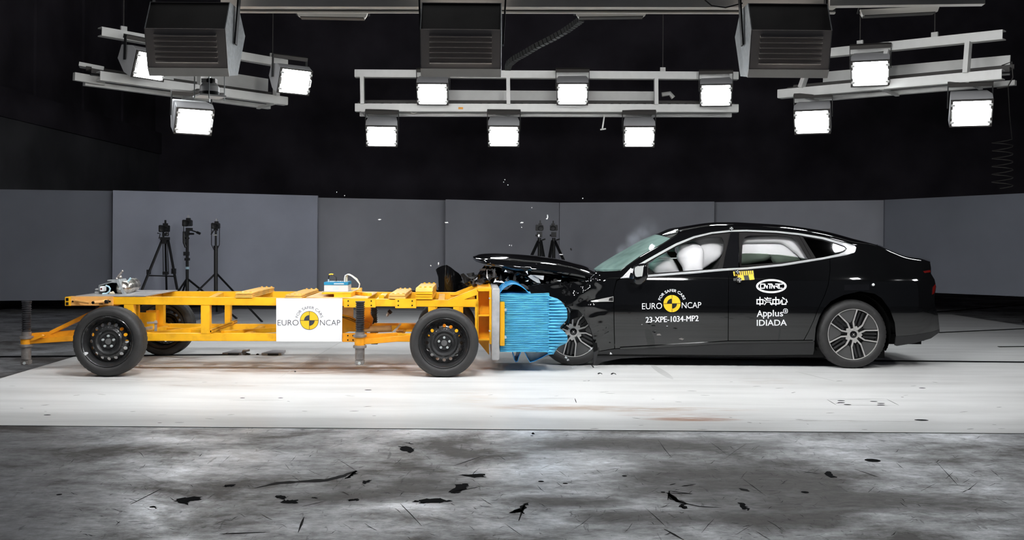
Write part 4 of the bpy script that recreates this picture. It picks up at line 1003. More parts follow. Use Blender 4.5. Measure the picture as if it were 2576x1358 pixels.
# ------------------------------------------------------------------ things riding on the trolley
LG = thing('data_box', 'pale grey data box with blue lid and cables on the trolley', 'data box', TO, (0, 0, TA))
def lbox(mb, *a, **k): return tbox(mb, *a, **k)
mb = MB(); tbox(mb, 815, 717, 875.5, 733.5, .55, .80); mb.build('case', M['logger'], LG, bevel=.003)
mb = MB(); tbox(mb, 814.7, 709.5, 875.8, 717, .549, .801); mb.build('lid', M['cyan'], LG, bevel=.002)
mb = MB(); tbox(mb, 840, 712.6, 865, 714.6, .5475, .549); mb.build('lid_mark', M['plastic'], LG)
mb = MB(); strokes(mb, [(838+2.4*k, 722.6, 839.6+2.4*k, 722.6) for k in range(6)]+[(838+2*k, 726.6, 839.2+2*k, 726.6) for k in range(7)], 1.4, lambda x, y: T(x, y, .549), 0); mb.build('small_print', M['tubeblue'], LG, smooth=0)
mb = MB(); tbox(mb, 811, 733.5, 880, 737, .52, .84); mb.build('base_plate', M['galv'], LG)
for k in range(9): mb = MB(); mb.lathe([(.007, 0), (.007, .012)], 8, T(831+4.2*k, 709.5, .60), 'Z', caps=True); mb.build('connector', M['zinc'], LG)
mb = MB(); mb.tube([T(826.5, 709, .6), T(826.5, 702, .6)], .0075, 8); mb.build('plug', M['zinc'], LG)
mb = MB(); mb.tube([T(x, y, .6) for x, y in ((826.5, 702), (827, 695), (829, 690.5), (833, 689.5), (838, 690), (843, 694), (846, 698), (846, 708))], .0055, 8); mb.build('black_cable', M['black'], LG)
mb = MB(); mb.tube([T(x, y, .6) for x, y in ((828, 691), (833, 689.3), (838.5, 690.2))], .0068, 8); mb.build('yellow_sleeve', M['markyel'], LG)
for k in range(4):
    o = k*2.3; mb = MB(); mb.tube([T(x, y, .6+.01*k) for x, y in ((866.5+o, 709), (866.5+o, 700), (868+o, 693-k*.3), (874+o*.6, 690-k*.4), (884+o*.2, 694-k*.5), (896+k*.6, 704-k), (904+k*.5, 714), (903+k*.3, 722), (899, 728))], .0042, 7); mb.build('sensor_cable', M['cablew'] if k > 0 else M['plastic'], LG)
mb = MB(); mb.tube([T(x, y, .7) for x, y in ((899, 728), (890, 731), (883, 736))], .009, 7); mb.build('cable_tail', M['cablew'], LG)

AT = thing('air_tank', 'small steel air tank with valve bracket on the left end of the trolley', 'tank', TO, (0, 0, TA))
ta, tb = T(309, 725, .62), T(336, 716, 1.05); ax = (tb-ta).normalized(); Lt = (tb-ta).length
side = ax.cross(Vector((0, 0, 1))).normalized(); upv = side.cross(ax).normalized()
mb = MB(); n = 32; prof = [(.001, -.055), (.02, -.053), (.046, -.035), (.062, -.008), (.068, .02), (.068, Lt), (.062, Lt+.03), (.04, Lt+.055), (.001, Lt+.06)]
vs = []; fs = []
for r, t in prof: vs += [ta+ax*t+(side*math.cos(2*math.pi*k/n)+upv*math.sin(2*math.pi*k/n))*r for k in range(n)]
for j in range(len(prof)-1): fs += [(j*n+k, j*n+(k+1) % n, (j+1)*n+(k+1) % n, (j+1)*n+k) for k in range(n)]
mb.add(vs, fs); mb.build('tank', M['steel'], AT, smooth=50)
mb = MB(); mb.lathe([(.012, -.075), (.012, -.04)], 12, ta+Vector((-.004, 0, 0)), 'Y', caps=True); mb.build('end_fitting', M['zinc'], AT)
mb = MB(); tpoly(mb, [(248, 717), (278, 709), (288, 704), (298, 702), (306, 722), (314, 742), (309, 742), (293, 711), (278, 711), (250, 719), (250, 741), (248, 741)], .55, .75); mb.build('bracket', M['zincplate'], AT, bevel=.002)
mb = MB(); tpoly(mb, [(251, 720), (278, 712), (292, 712), (306, 741), (251, 741)], .70, .72); mb.build('valve_recess', M['under'], AT)
mb = MB(); tbox(mb, 251, 720, 260, 733, .52, .6); mb.build('valve_block', M['plastic'], AT, bevel=.003)
mb = MB(); mb.lathe([(.008, 0), (.008, -.004)], 12, T(255, 726.5, .519), 'Y', caps=True); mb.build('red_button', M['red'], AT)
mb = MB(); mb.tube([T(x, y, .5) for x, y in ((258, 739), (268, 738), (275, 733), (277, 726), (274, 721), (266, 718))], .008, 8); mb.build('hose', M['tubeblue'], AT)
mb = MB(); mb.tube([T(x, y, .7) for x, y in ((319, 711), (325, 704), (329, 699))], .009, 8); mb.build('hose', M['tubeblue'], AT)
mb = MB(); tbox(mb, 239, 726, 248, 730, .55, .65); tbox(mb, 238, 733, 248, 741, .55, .65); mb.build('fitting', M['galv'], AT, bevel=.002)
mb = MB(); mb.tube([T(292, 702, .6), T(300, 693, .6), T(307, 683, .6)], [.009, .012, .008], 8); mb.ball(T(303, 697, .6), .018, 8); mb.ball(T(294, 701, .6), .014, 8); mb.ball(T(308, 682, .6), .012, 8); mb.build('valve_stem', M['jack'], AT)
mb = MB(); mb.ball(T(279, 737, .5), .013, 8); mb.ball(T(284, 736, .5), .014, 8); mb.tube([T(276, 738, .5), T(288, 738, .5)], .009, 8); mb.build('brass_fitting', M['cablew'], AT)
mb = MB(); tbox(mb, 222, 741.5, 320, 745.2, .42, .9); mb.build('base_plate', M['galv'], AT)
mb = MB(); tbox(mb, 326, 702, 337, 707, .95, 1.0); tbox(mb, 270, 704, 280, 707, .6, .7); mb.build('clip_plate', M['zincplate'], AT)
# ------------------------------------------------------------------ black car
YC, HW = 10.65, .93
CAR = thing('car', 'black hatchback sedan with crushed front and inflated airbags', 'car', (2.3, YC, 0))
f_z = curve([(.08, .12), (.20, .07), (.30, .035), (.45, .008), (.58, .0), (.72, .006), (.84, .022), (.90, .045), (.96, .075), (1.05, .12), (1.2, .205), (1.32, .275), (1.45, .37)])
g_x = curve([(.10, -.46), (.35, -.36), (.62, -.12), (.82, .0), (1.2, .0), (3.3, .0), (3.6, .015), (3.85, .05), (4.02, .075), (4.14, .115), (4.24, .17)])
# creases of the crushed wing, in pixels: ridge lines with a height
CREASE = [((1424, 764), (1478, 730), 12, -.016), ((1478, 730), (1500, 703), 11, -.014), ((1440, 712), (1480, 730), 11, .014), ((1500, 700), (1517, 728), 10, -.013), ((1517, 728), (1490, 752), 10, .012),
          ((1484, 757), (1543, 752), 7, .010), ((1340, 745), (1330, 722), 9, -.010), ((1350, 735), (1430, 726), 12, .012)]
def dent(px, py):
    if px > 1546: return 0.0
    s = 0.0
    for (ax, ay), (bx, by), w, h in CREASE:
        dx, dy = bx-ax, by-ay; t = max(0, min(1, ((px-ax)*dx+(py-ay)*dy)/(dx*dx+dy*dy)))
        d = math.hypot(px-ax-t*dx, py-ay-t*dy); s += h*math.exp(-(d/w)**2)
    k = min(1, (1546-px)/40)
    return s*k + .012*k*noise.noise(Vector((px*.035, py*.05, 2)))
def S(px, py, off=0.0):
    """pixel -> point on the near flank"""
    Y = 9.75; d = dent(px, py)
    for _ in range(6):
        p = P(px, py, Y); Y = YC-HW+f_z(p.z)+g_x(p.x)+d
    return P(px, py, Y+off)
FLANK = []
def flank(name, poly, m, cell=7, thick=.016, off=0.0, smooth=30, mirror=True, **k):
    mb = MB(); solid_panel(mb, poly, lambda x, y: S(x, y, off), cell, thick)
    o = mb.build(name, M[m] if isinstance(m, str) else m, CAR, world=True, smooth=smooth, **k)
    if mirror: FLANK.append((poly, m, off))
    return o
wing = [(1326.7,719.6),(1340,717),(1359.5,714.7),(1399,712),(1439,710.7),(1479,703.7),(1496,690),(1503,681.5),(1531,683.5),(1560,680.5),(1561,698.5),(1550,705),(1543,733),(1543.6,800),(1545.4,876),(1494,885),(1493.7,858.8),(1486.8,829),(1469,795.2),(1455,779.3),(1439,777.3),(1423,765.4),(1403,750.5),(1383.4,745.5),(1359.5,744.5),(1341.6,749.5)]
flank('front_wing', wing, 'paint', cell=2, mirror=False, smooth=60)
fdoor = [(1562,701.5),(1629,697.2),(1745,688),(1820,681.5),(1832,680.2),(1831,859.2),(1700,867.5),(1547.2,876),(1545.4,800),(1544.8,733),(1551.7,706.5)]
FD = flank('front_door', fdoor, 'paint')
rdoor = [(1833.6,680),(1879,678),(1967.5,669.5),(2070,653.4),(2087,650.4),(2087.5,680),(2083,715),(2074,742),(2058,775),(2046,806),(2034,832),(2020,857.5),(1832.6,859)]
RD = flank('rear_door', rdoor, 'paint')
arch_r = [(2254,846),(2251,812),(2239,778.5),(2218,750),(2200,738.5),(2164,732.6),(2121.5,742),(2091,757),(2073,775.5),(2061,796.6),(2052,824),(2049,857)]
quart = [(2088.6,650.2),(2130,641.8),(2150,635.8),(2156,622),(2153,616.5),(2180,615.5),(2206,619),(2242,635),(2272,648.5),(2303,656.5),(2340,662),(2342,673),(2342,688),(2351,703),(2355,721),(2351,745),(2351,763),(2360,793.6),(2363.5,828),(2342,835),(2300,842)]+arch_r+[(2022,857.5),(2035.5,832),(2047.6,806),(2059.6,775),(2075.6,742),(2084.6,715),(2089,680)]
QU = flank('rear_quarter_panel', quart, 'paint')
flank('rear_bumper_valance', [(2254,846.5),(2300,842.6),(2342,835.6),(2363.5,828.6),(2364,834),(2360,838),(2342,851),(2303,862.5),(2256,870),(2251,868)], 'matte')
flank('side_sill', [(1494,886.6),(1546,878),(1700,869.5),(1832,861.3),(2049,859),(2048,881),(2045,892),(1832,893.5),(1640,898),(1562,901.5),(1514.6,910.5),(1495,924),(1489,905)], 'matte', off=-.004)
mb = MB(); solid_panel(mb, [(1560,874.5),(1700,866.5),(1833,858.5),(2046,856.6),(2046,860.5),(1833,863),(1700,871),(1560,879)], lambda x, y: S(x, y, -.012), 8, .03); mb.build('sill_moulding', M['gloss'], CAR, world=True)
# door crease line and flap outline on the doors
def hair(name, pts, w, m, off, parent=None):
    mb = MB(); rows = []
    for i, p in enumerate(pts):
        a = pts[max(i-1, 0)]; b = pts[min(i+1, len(pts)-1)]; L = math.hypot(b[0]-a[0], b[1]-a[1]); nx, ny = -(b[1]-a[1])/L*w/2, (b[0]-a[0])/L*w/2
        rows.append([S(p[0]+nx, p[1]+ny, off), S(p[0]-nx, p[1]-ny, off)])
    mb.slab(rows, (0, .006, 0)); return mb.build(name, M[m], parent or CAR, world=True)
# window surround
UP_O = [(1561,699.7),(1580,684.5),(1605,665.5),(1657,635.6),(1701,611.8),(1745.5,594),(1790,583.8),(1840,578.3),(1879,577.8),(1952.8,580.6),(2011.8,586.5),(2070.8,596.3),(2107.7,606),(2131,611.6),(2149.7,617.4)]
UP_I = [(1566,700),(1585,687.5),(1608,670),(1659,641),(1703,617),(1747,598.6),(1791,588),(1840,582.6),(1879,582),(1952.8,585),(2011.8,591.2),(2070.8,601.6),(2107.7,612.6),(2125,619),(2131,625)]
LO_O = [(1561,700.5),(1629,696.6),(1745.5,687.4),(1820,680.8),(1879,677.6),(1967.5,668.8),(2070.8,652.4),(2130,641.2),(2149,635.4)]
LO_I = [(1566,697.5),(1629,691.4),(1745.5,682.4),(1820,675.6),(1879,672.6),(1967.5,663.8),(2070.8,647.4),(2112,638.6),(2125,633)]
cho, chi = [], []
def dens(pts, k=4):
    out = []
    for i in range(len(pts)-1):
        for t in range(k): out.append((lerp(pts[i][0], pts[i+1][0], t/k), lerp(pts[i][1], pts[i+1][1], t/k)))
    return out+[pts[-1]]
def strip(name, A, B, m, off=-.006, th=.02, mid=.010):
    mb = MB(); rows = []
    for a, b in zip(dens(A), dens(B)):
        c = ((a[0]+b[0])/2, (a[1]+b[1])/2); rows.append([S(*a, off), S(*c, off-mid), S(*b, off)])
    mb.slab(rows, (0, th, 0)); return mb.build(name, M[m], CAR, world=True, smooth=50)
strip('window_trim', UP_O, UP_I, 'chrome')
strip('window_trim', LO_O, LO_I, 'chrome')
strip('window_trim', [(2149.7,617.4),(2154,622),(2152,631),(2149,635.4)], [(2131,625),(2129.5,628),(2127,631),(2125,633)], 'chrome')
# frames and pillar inside the surround: dark surrounds around the openings
def ring_panel(name, outer, inner, m, off):
    """panel between an outer and an inner outline with the same number of points"""
    mb = MB(); n = len(outer); rows = []
    for i in range(n+1):
        a, b = outer[i % n], inner[i % n]; rows.append([S(*a, off), S((a[0]+b[0])/2, (a[1]+b[1])/2, off), S(*b, off)])
    mb.slab(rows, (0, .03, 0)); return mb.build(name, M[m], CAR, world=True, smooth=40)
FO = [(1629,691.5),(1618,664.6),(1659,641),(1703,617),(1747,598.6),(1791,588),(1838,583),(1832,610),(1826,635),(1818,676),(1745,683)]
FI = [(1630,688.4),(1630.5,661),(1662,642.6),(1704,619.6),(1748,602.6),(1792,594.6),(1816,597),(1822,611),(1821,630),(1806.7,675.6),(1745,680)]
ring_panel('front_window_frame', FO, FI, 'seal', .012)
RO = [(1862,672.5),(1859,610),(1859,584),(1879,582),(1952.8,585),(2011.8,591.2),(2017,594),(2031,620),(2050,650.6),(1967,664)]
RI = [(1865,667.5),(1868,608),(1874,596.5),(1884,592.6),(1952.8,592),(1990,595.8),(2004.4,604.6),(2016,621),(2035,652),(1967,660)]
ring_panel('rear_window_frame', RO, RI, 'seal', .012)
mb = MB(); solid_panel(mb, [(1838.5,583),(1859,582.6),(1858,672.8),(1818,675.8),(1826,635),(1832,610)], lambda x, y: S(x, y, .002), 7, .03); mb.build('centre_pillar', M['gloss'], CAR, world=True)
mb = MB(); solid_panel(mb, [(2010,591.5),(2017.5,592.5),(2053,650),(2044,651.6)], lambda x, y: S(x, y, .004), 7, .03); mb.build('rear_pillar_trim', M['seal'], CAR, world=True)
mb = MB(); solid_panel(mb, [(2018,592.5),(2070.8,601.6),(2107.7,612.6),(2125,619),(2131,625),(2127,631),(2112,638.6),(2070.8,647.4),(2052,650)], lambda x, y: S(x, y, .008), 7, .006); mb.build('quarter_window', M['darkglass'], CAR, world=True)
mb = MB(); solid_panel(mb, [(1864.5,668),(1867,637.5),(1910,638),(1960,641),(2015,648.5),(2033,652),(1967,661)], lambda x, y: S(x, y, .03), 9, .005); mb.build('rear_door_glass', M['sideglass'], CAR, world=True)
# roof shell: from the trim up over the crown to the far side
EDGE = curve([(1575,684),(1605,665),(1657,635.2),(1701,611.4),(1745.5,593.6),(1790,583.4),(1840,577.9),(1879,577.4),(1952.8,580.2),(2011.8,586.1),(2070.8,595.9),(2107.7,605.6),(2131,611),(2153,615.5),(2180,615.3),(2206,618.5),(2242,634.5),(2272,648),(2303,656),(2340,661.5)])
CROWN = curve([(1684,575.8),(1710,570.8),(1740,566),(1775,561),(1803,558.8),(1840,558.8),(1879,560.3),(1967.5,565.5),(2041,575),(2085.5,583),(2144.5,598.2),(2200,612),(2248,629.5),(2285,641.5),(2315,645),(2340,652.5)])
WIND_TOP = 1716
def shell_rows(xs, n=9):
    rows = []
    for px in xs:
        e = S(px, EDGE(px)); cpx = px if px > 1760 else px+(1760-px)*0.0
        c = P(cpx, CROWN(px), YC); row = []
        for k in range(n+1):
            t = k/n*math.pi/2
            row.append(Vector((lerp(e.x, c.x, 1-math.cos(t)), lerp(e.y, c.y, 1-math.cos(t)), lerp(e.z, c.z, math.sin(t)**.8))))
        full = row+[Vector((v.x, 2*YC-v.y, v.z)) for v in reversed(row[:-1])]
        rows.append(full)
    return rows
xs = [1705+k*(2206-1705)/46 for k in range(47)]
MB().slab(shell_rows(xs), (0, 0, -.025)).build('roof', M['paint'], CAR, world=True, smooth=50)
xs = [2207+k*(2340-2207)/16 for k in range(17)]
MB().slab(shell_rows(xs), (0, 0, -.03)).build('tailgate', M['paint'], CAR, world=True, smooth=50)
# A pillar between trim and windscreen, scuttle
AP_A = [(1561,698),(1580,684),(1605,665),(1657,635.2),(1701,611.4),(1716,605)]
AP_B = [(1558,681),(1574.4,669),(1612.8,642),(1665.9,612.4),(1686.5,599.4),(1716,581)]
def winp(px, py):   # windscreen side edge sits a bit further in than the flank
    p = S(px, py); return P(px, py, p.y+.07)
mb = MB(); rows = []
for a, b in zip(dens(AP_A), dens(AP_B)):
    e, w = S(*a), winp(*b); rows.append([e, e.lerp(w, .33)+Vector((0, -.010, .012)), e.lerp(w, .66)+Vector((0, -.006, .010)), w])
mb.slab(rows, (0, .02, -.01)); mb.build('windscreen_pillar', M['paint'], CAR, world=True, smooth=60)
WB = [(1562.6,677.2),(1574.4,669),(1612.8,642),(1665.9,612.4),(1686.5,599.4),(1714,581)]       # side edge of the glass
WC = [(1494.8,677),(1516,662),(1552,640),(1616,603.5),(1648,590),(1684,575.8)]                  # centre line
def wrow(b, c, n=8):
    e = winp(*b); q = P(*c, YC); row = []
    for k in range(n+1):
        t = k/n; row.append(Vector((lerp(e.x, q.x, math.sin(t*math.pi/2)), lerp(e.y, q.y, t), lerp(e.z, q.z, math.sin(t*math.pi/2)))))
    return row+[Vector((v.x, 2*YC-v.y, v.z)) for v in reversed(row[:-1])]
rows = [wrow(b, c) for b, c in zip(dens(WB), dens(WC))]
n5 = int(len(rows)*.80)
MB().slab(rows[:n5+1], (.004, 0, -.004)).build('windscreen', M['windscreen'], CAR, world=True, smooth=60)
rr = shell_rows([1716])[0]; last = rows[-1]
MB().slab(rows[n5:]+[[v.lerp(w, .999) for v, w in zip(last, [rr[min(len(rr)-1, round(i*(len(rr)-1)/(len(last)-1)))] for i in range(len(last))])]], (.004, 0, -.015)).build('roof_front_edge', M['paint'], CAR, world=True, smooth=60)
mb = MB(); rows = []
for k in range(9):
    t = k/8; a = S(lerp(1503, 1562, t), lerp(683, 681, t)); b = wrow(WB[0], WC[0])[0].lerp(P(1494.8, 679, YC), 1-t)
    rows.append([a, a.lerp(b, .5), b])
mb.slab(rows, (0, 0, -.02)); mb.build('scuttle', M['gloss'], CAR, world=True)
# tail end between the two flanks
tail = [(2340,662),(2342,673),(2342,688),(2351,703),(2355,721),(2351,745),(2351,763),(2360,793.6),(2363.5,828),(2360,838),(2342,851)]
rows = []
for p in tail:
    e = S(*p); w = YC-e.y; row = []
    for k in range(13):
        t = -1+2*k/12; row.append(Vector((e.x+.10*(1-t*t), YC+t*w, e.z)))
    rows.append(row)
MB().slab(rows, (-.02, 0, 0)).build('tail_panel', M['interior'], CAR, world=True, smooth=60)
for nm, poly in (('tail_light', [(2322,682),(2340,679),(2341,684.5),(2326,686.5)]), ('tail_light', [(2347,722),(2353.5,714),(2354,724),(2350,738),(2345,741)])):
    mb = MB(); solid_panel(mb, poly, lambda x, y: S(x, y, -.005), 5, .012); mb.build(nm, M['red'], CAR, world=True)
# far side: mirrored flank panels in one skin
mb = MB()
for poly, m, off in FLANK:
    solid_panel(mb, poly, lambda x, y: (lambda p: Vector((p.x, 2*YC-p.y, p.z)))(S(x, y, off)), 16, -.016, 1 if m == 'matte' else 0)
mb.build('far_side_skin', [M['paint'], M['matte']], CAR, world=True)
mb = MB()
for A, B in ((UP_O, UP_I), (LO_O, LO_I)):
    mb.slab([[(lambda p: Vector((p.x, 2*YC-p.y, p.z)))(S(*q)) for q in ab] for ab in zip(dens(A), dens(B))], (0, -.02, 0))
mb.build('far_window_trim', M['chrome'], CAR, world=True)
# cabin: floor, seats, dashboard, lining
mb = MB(); mb.box((2.35, YC, .54), (2.85, 1.30, .72)); mb.box((3.85, YC, .55), (.62, 1.2, .6)); mb.build('cabin_floor', M['under'], CAR, world=True)
mb = MB(); mb.box((2.25, YC, .15), (2.85, 1.66, .10)); mb.box((3.75, YC, .27), (.72, 1.3, .10)); mb.build('underbody', M['under'], CAR, world=True)
rows = shell_rows([1725+k*(2190-1725)/16 for k in range(17)], 5)
MB().grid([[v+Vector((0, (YC-v.y)*.04, -.045)) for v in r] for r in rows]).build('headlining', M['interior'], CAR, world=True)
mb = MB(); mb.hexa([Vector(v) for v in ((1.05, 9.98, .80), (1.45, 9.98, .78), (1.42, 9.98, .95), (1.08, 9.98, .97), (1.05, 11.3, .80), (1.45, 11.3, .78), (1.42, 11.3, .95), (1.08, 11.3, .97))]); mb.build('dashboard', M['interior'], CAR, world=True, bevel=.03)
def seat(x, y, w, name):
    mb = MB(); mb.hexa([Vector(v) for v in ((x-.10, y-w/2, .75), (x+.10, y-w/2, .70), (x+.28, y-w/2, 1.10), (x+.16, y-w/2, 1.12), (x-.10, y+w/2, .75), (x+.10, y+w/2, .70), (x+.28, y+w/2, 1.10), (x+.16, y+w/2, 1.12))])
    o = mb.build(name, M['interior'], CAR, world=True, bevel=.04)
    h = MB(); h.box((x+.26, y, 1.20), (.08, .24, .14)); h.tube([(x+.235, y-.06, 1.1), (x+.255, y-.06, 1.18)], .008); h.tube([(x+.235, y+.06, 1.1), (x+.255, y+.06, 1.18)], .008)
    h.build('headrest', M['interior'], o, world=True, bevel=.02)
seat(2.0, 10.28, .46, 'front_seat'); seat(2.0, 11.02, .46, 'front_seat'); seat(2.85, YC, 1.15, 'rear_seat')
# airbags
def bagpart(name, poly, D, bulge, wob=.0, m='bag', back=.4, cell=4):
    mb = MB(); inflate(mb, smooth_poly(poly), D, bulge, cell, back, wob); return mb.build(name, M[m], CAR, world=True, smooth=60)
bagpart('steering_airbag', [(1631,668),(1645,655),(1668,634),(1685,645),(1699,660),(1707,676),(1709,692),(1680,695),(1650,692)], 10.20, .07)
bagpart('driver_airbag', [(1702,621),(1716,612),(1740,610),(1758,616),(1770,630),(1770,655),(1766,684),(1745,690),(1722,690),(1716,672),(1702,649),(1705,634)], 10.10, .06, .012)
bagpart('side_airbag', [(1716,612),(1750,599),(1785,593),(1810,592),(1824,600),(1826,615),(1819,634),(1806,652),(1788,664),(1764,678),(1755,670),(1752,640),(1735,615)], 10.17, .05, .012)
bagpart('curtain_airbag', [(1866,606),(1874,594),(1950,590),(1990,594),(2010,608),(2030,640),(2040,655),(2020,656),(2004,640),(1985,625),(1965,613),(1930,611),(1868,612)], 10.12, .05, .0)
bagpart('curtain_airbag', [(1862,608),(1935,608),(1968,612),(1995,632),(2010,652),(1990,656),(1930,652),(1862,650)], 10.15, .03, .012)
bagpart('rear_cushion', [(1864,640),(1900,637),(1938,640),(1930,655),(1900,662),(1864,668)], 10.10, .05, m='pillow')
bagpart('rear_cushion', [(1940,645),(1955,640),(2000,645),(2012,652),(2008,662),(1960,666),(1944,660)], 10.09, .05, m='pillow')
mb = MB(); mb.prism([P(x, y, 10.62) for x, y in ((1676,632),(1690,622),(1704,640),(1712,664),(1722,690),(1706,692),(1697,664))], (0, .02, 0)); mb.build('cabin_trim', M['leather'], CAR, world=True)
mb = MB(); mb.tube([P(1655, 648, 10.1), P(1680, 649.5, 10.1), P(1702, 649.5, 10.1)], .006, 6); mb.build('airbag_strap', M['bag'], CAR, world=True)
mb = MB(); mb.box(P(1690, 627, 10.55), (.06, .03, .05)); mb.build('roof_console', M['pillow'], CAR, world=True)
mb = MB(); pp = [P(x, y, 10.14) for x, y in ((1991,640),(1997,638),(1998.5,634),(2002,639),(2010,641),(2026,640.5))]; mb.tube(pp, .003, 5); mb.build('trim_cord', M['interior'], CAR, world=True)
# mirror
mb = MB(); inflate(mb, smooth_poly([(1594,672),(1600,666),(1627,663.5),(1630,690),(1626,704),(1611,716),(1598,714.5),(1592,703)]), 9.62, .035, 4, 1.2); mb.build('door_mirror', M['gloss'], CAR, world=True, smooth=60)
mb = MB(); mb.prism([P(x, y, 9.56) for x, y in smooth_poly([(1597,676),(1602,671),(1617,668.5),(1618.5,672),(1616,693),(1612,695),(1599,695)], 3)], (0, .03, 0)); mb.build('mirror_glass', M['mirror'], CAR, world=True, label='silvered mirror glass')
mb = MB(); mb.bar(P(1588, 692, 9.7), P(1606, 700, 9.64), .05, .05); mb.build('mirror_stalk', M['gloss'], CAR, world=True)
mb = MB(); solid_panel(mb, [(1563,699.6),(1587,674),(1592,678),(1590,699)], lambda x, y: S(x, y, -.008), 4, .02); mb.build('mirror_sail', M['chrome'], CAR, world=True)
mb = MB(); solid_panel(mb, [(1486,757),(1543,745.5),(1543,758.5),(1489,759)], lambda x, y: S(x, y, -.012), 4, .02); mb.build('wing_vent', M['silver'], CAR, world=True)
mb = MB(); solid_panel(mb, [(1533,750),(1542,747),(1542,757),(1531,756)], lambda x, y: S(x, y, -.016), 4, .02); mb.build('wing_vent_inset', M['seal'], CAR, world=True)

# wheels
def alloy_wheel(phase):
    R = .249
    def pol(r, a): a = math.radians(a); return Vector((r*math.sin(a), 0, r*math.cos(a)))
    base = MB(); base.lathe([(.246, .012), (.240, .03), (.225, .05), (.06, .06), (.001, .06)], 72)
    base.lathe([(.246, .03), (.235, .2), (.25, .21)], 48)
    for k in range(5):
        s = phase+72*k
        for d in (-.35, .35): base.bar(pol(.10, s)+pol(.018, s+90*(1 if d > 0 else -1))+Vector((0, .03, 0)), pol(.232, s+4*d*3)+Vector((0, .03, 0)), .018, .02, up=(0, 1, 0))
        a = s+36; base.lathe([(.013, .045), (.013, .03)], 12, pol(.0615, a), caps=True)
    o = base.build('wheel', M['rimblack'], CAR, smooth=40)
    ty = MB(); prof = [(.244, .02), (.250, .004), (.264, -.006), (.290, -.008), (.312, .002), (.327, .018), (.334, .036), (.3375, .058), (.330, .060), (.330, .064), (.338, .068), (.338, .118), (.330, .121), (.330, .126), (.338, .130), (.3375, .185), (.334, .205), (.327, .222), (.312, .238), (.290, .246), (.25, .24), (.244, .22)]
    ty.lathe(prof, 180, fn=lambda j, k, r: r-.005 if (j in (5, 6, 15, 16, 17) and k % 4 == 0) else r); ty.build('tyre', M['tyre'], o, smooth=45)
    lip = MB(); lip.lathe([(.250, .014), (.2495, .004), (.243, .004), (.242, .014)], 96); lip.build('rim_lip', M['silver'], o)
    for k in range(5):
        s = phase+72*k; sp = MB(); w = .0115; d = Vector((0, .004, 0))
        for sg in (-1, 1):
            b1, b2 = pol(.122, s+sg*22.5)+d, pol(.245, s+sg*13.5)+d
            h0 = pol(.052, s+sg*14)+d
            sp.bar(h0, b1, w*1.25, .014, up=(0, 1, 0)); sp.bar(b1-(b2-b1).normalized()*.003, b2, w, .014, up=(0, 1, 0))
        sp.prism([pol(.045, s-20)+d*.5, pol(.075, s-16)+d*.5, pol(.088, s)+d*.5, pol(.075, s+16)+d*.5, pol(.045, s+20)+d*.5], (0, .012, 0))
        sp.build('spoke', M['silver'], o, smooth=25)
        ins = MB(); a0, a1 = s+22.5, s+49.5
        poly = [pol(.136, a0+3), pol(.241, s+15.6)]+[pol(.241, lerp(s+15.6, s+56.4, q/6)) for q in range(1, 7)]+[pol(.136, a1-3), pol(.118, s+40), pol(.118, s+32)]
        ins.prism([p+Vector((0, .011, 0)) for p in poly], (0, .012, 0)); ins.build('wheel_insert', M['insert'], o, bevel=.003, label='grey wheel insert')
    hb = MB(); hb.lathe([(.058, .012), (.050, .003), (.034, .001)], 40); hb.build('hub_ring', M['silver'], o)
    hc = MB(); hc.lathe([(.036, .002), (.034, -.003), (.001, -.004)], 32); hc.build('hub_cap', M['gloss'], o)
    em = MB()
    for a in (40, 140, 220, 320): em.add([pol(.004, a+90)+Vector((0, -.0052, 0)), pol(.018, a)+Vector((0, -.0052, 0)), pol(.004, a-90)+Vector((0, -.0052, 0))], [(0, 1, 2)])
    em.build('emblem', M['silver'], o, smooth=0)
    return o
for px, py, D, ph in ((2147, 842, 9.735, 21.5), (1442.5, 838.5, 9.80, 46)):
    wo = alloy_wheel(ph); q = P(px, py, D); wo.location = (q.x-2.3, q.y-YC, .338)
    fw = dup(wo, (q.x-2.3, YC-q.y, .338), (0, 0, math.pi), parent=CAR)
    mb = MB(); c = Vector((q.x, 0, .338)); n = 28
    mb.grid([[c+Vector((.385*math.cos(-.5+(math.pi+1.0)*k/n), 9.79 if j == 0 else 10.12, .385*math.sin(-.5+(math.pi+1.0)*k/n)+.02)) for j in range(2)] for k in range(n+1)])
    if px > 2000: mb.build('wheel_arch_liner', M['under'], CAR, world=True)
# marks on the doors: lettering, emblems, tapes
sd = lambda x, y: S(x, y, -.0016); sd2 = lambda x, y: S(x, y, -.0024)
cc = (1690.5, 763.5)
mb = MB(); put_text(mb, 'EURO', (1615, 762.6, 1665.5, 778), sd, 0, -.025); put_text(mb, 'NCAP', (1715, 760.4, 1764, 775.4), sd, 0, -.02)
put_arc(mb, 'FOR SAFER CARS', cc, 29.5, 36.5, -74, 72, sd, .012); mb.build('lettering', M['markwht'], FD, world=True, smooth=0, front=True)
mb = MB()
for k in range(3): put_text(mb, '23-XPE-1034-MP2', (1624+.45*k, 797.2, 1756.5+.45*k, 811.6), lambda x, y, k=k: S(x, y, -.0016-.0003*k), 0, -.03)
mb.build('lettering', M['markwht'], FD, world=True, smooth=0, front=True)
mb = MB(); disc(mb, cc, 0, 21.6, 0, 360, sd, 0, 48); disc(mb, cc, 0, 12.6, -90, 0, sd2, 1); disc(mb, cc, 0, 12.6, 90, 180, sd2, 1)
strokes(mb, ((cc[0], cc[1]-21.5, cc[0], cc[1]+21.5), (cc[0]-21.5, cc[1]+.3, cc[0]+21.5, cc[1]-.3)), 1.1, sd2, 1); mb.build('target_emblem', [M['markyel'], M['markblk']], FD, world=True, smooth=0, front=True)
mb = MB(); n = 64; e0 = (1940.5, 719.6)
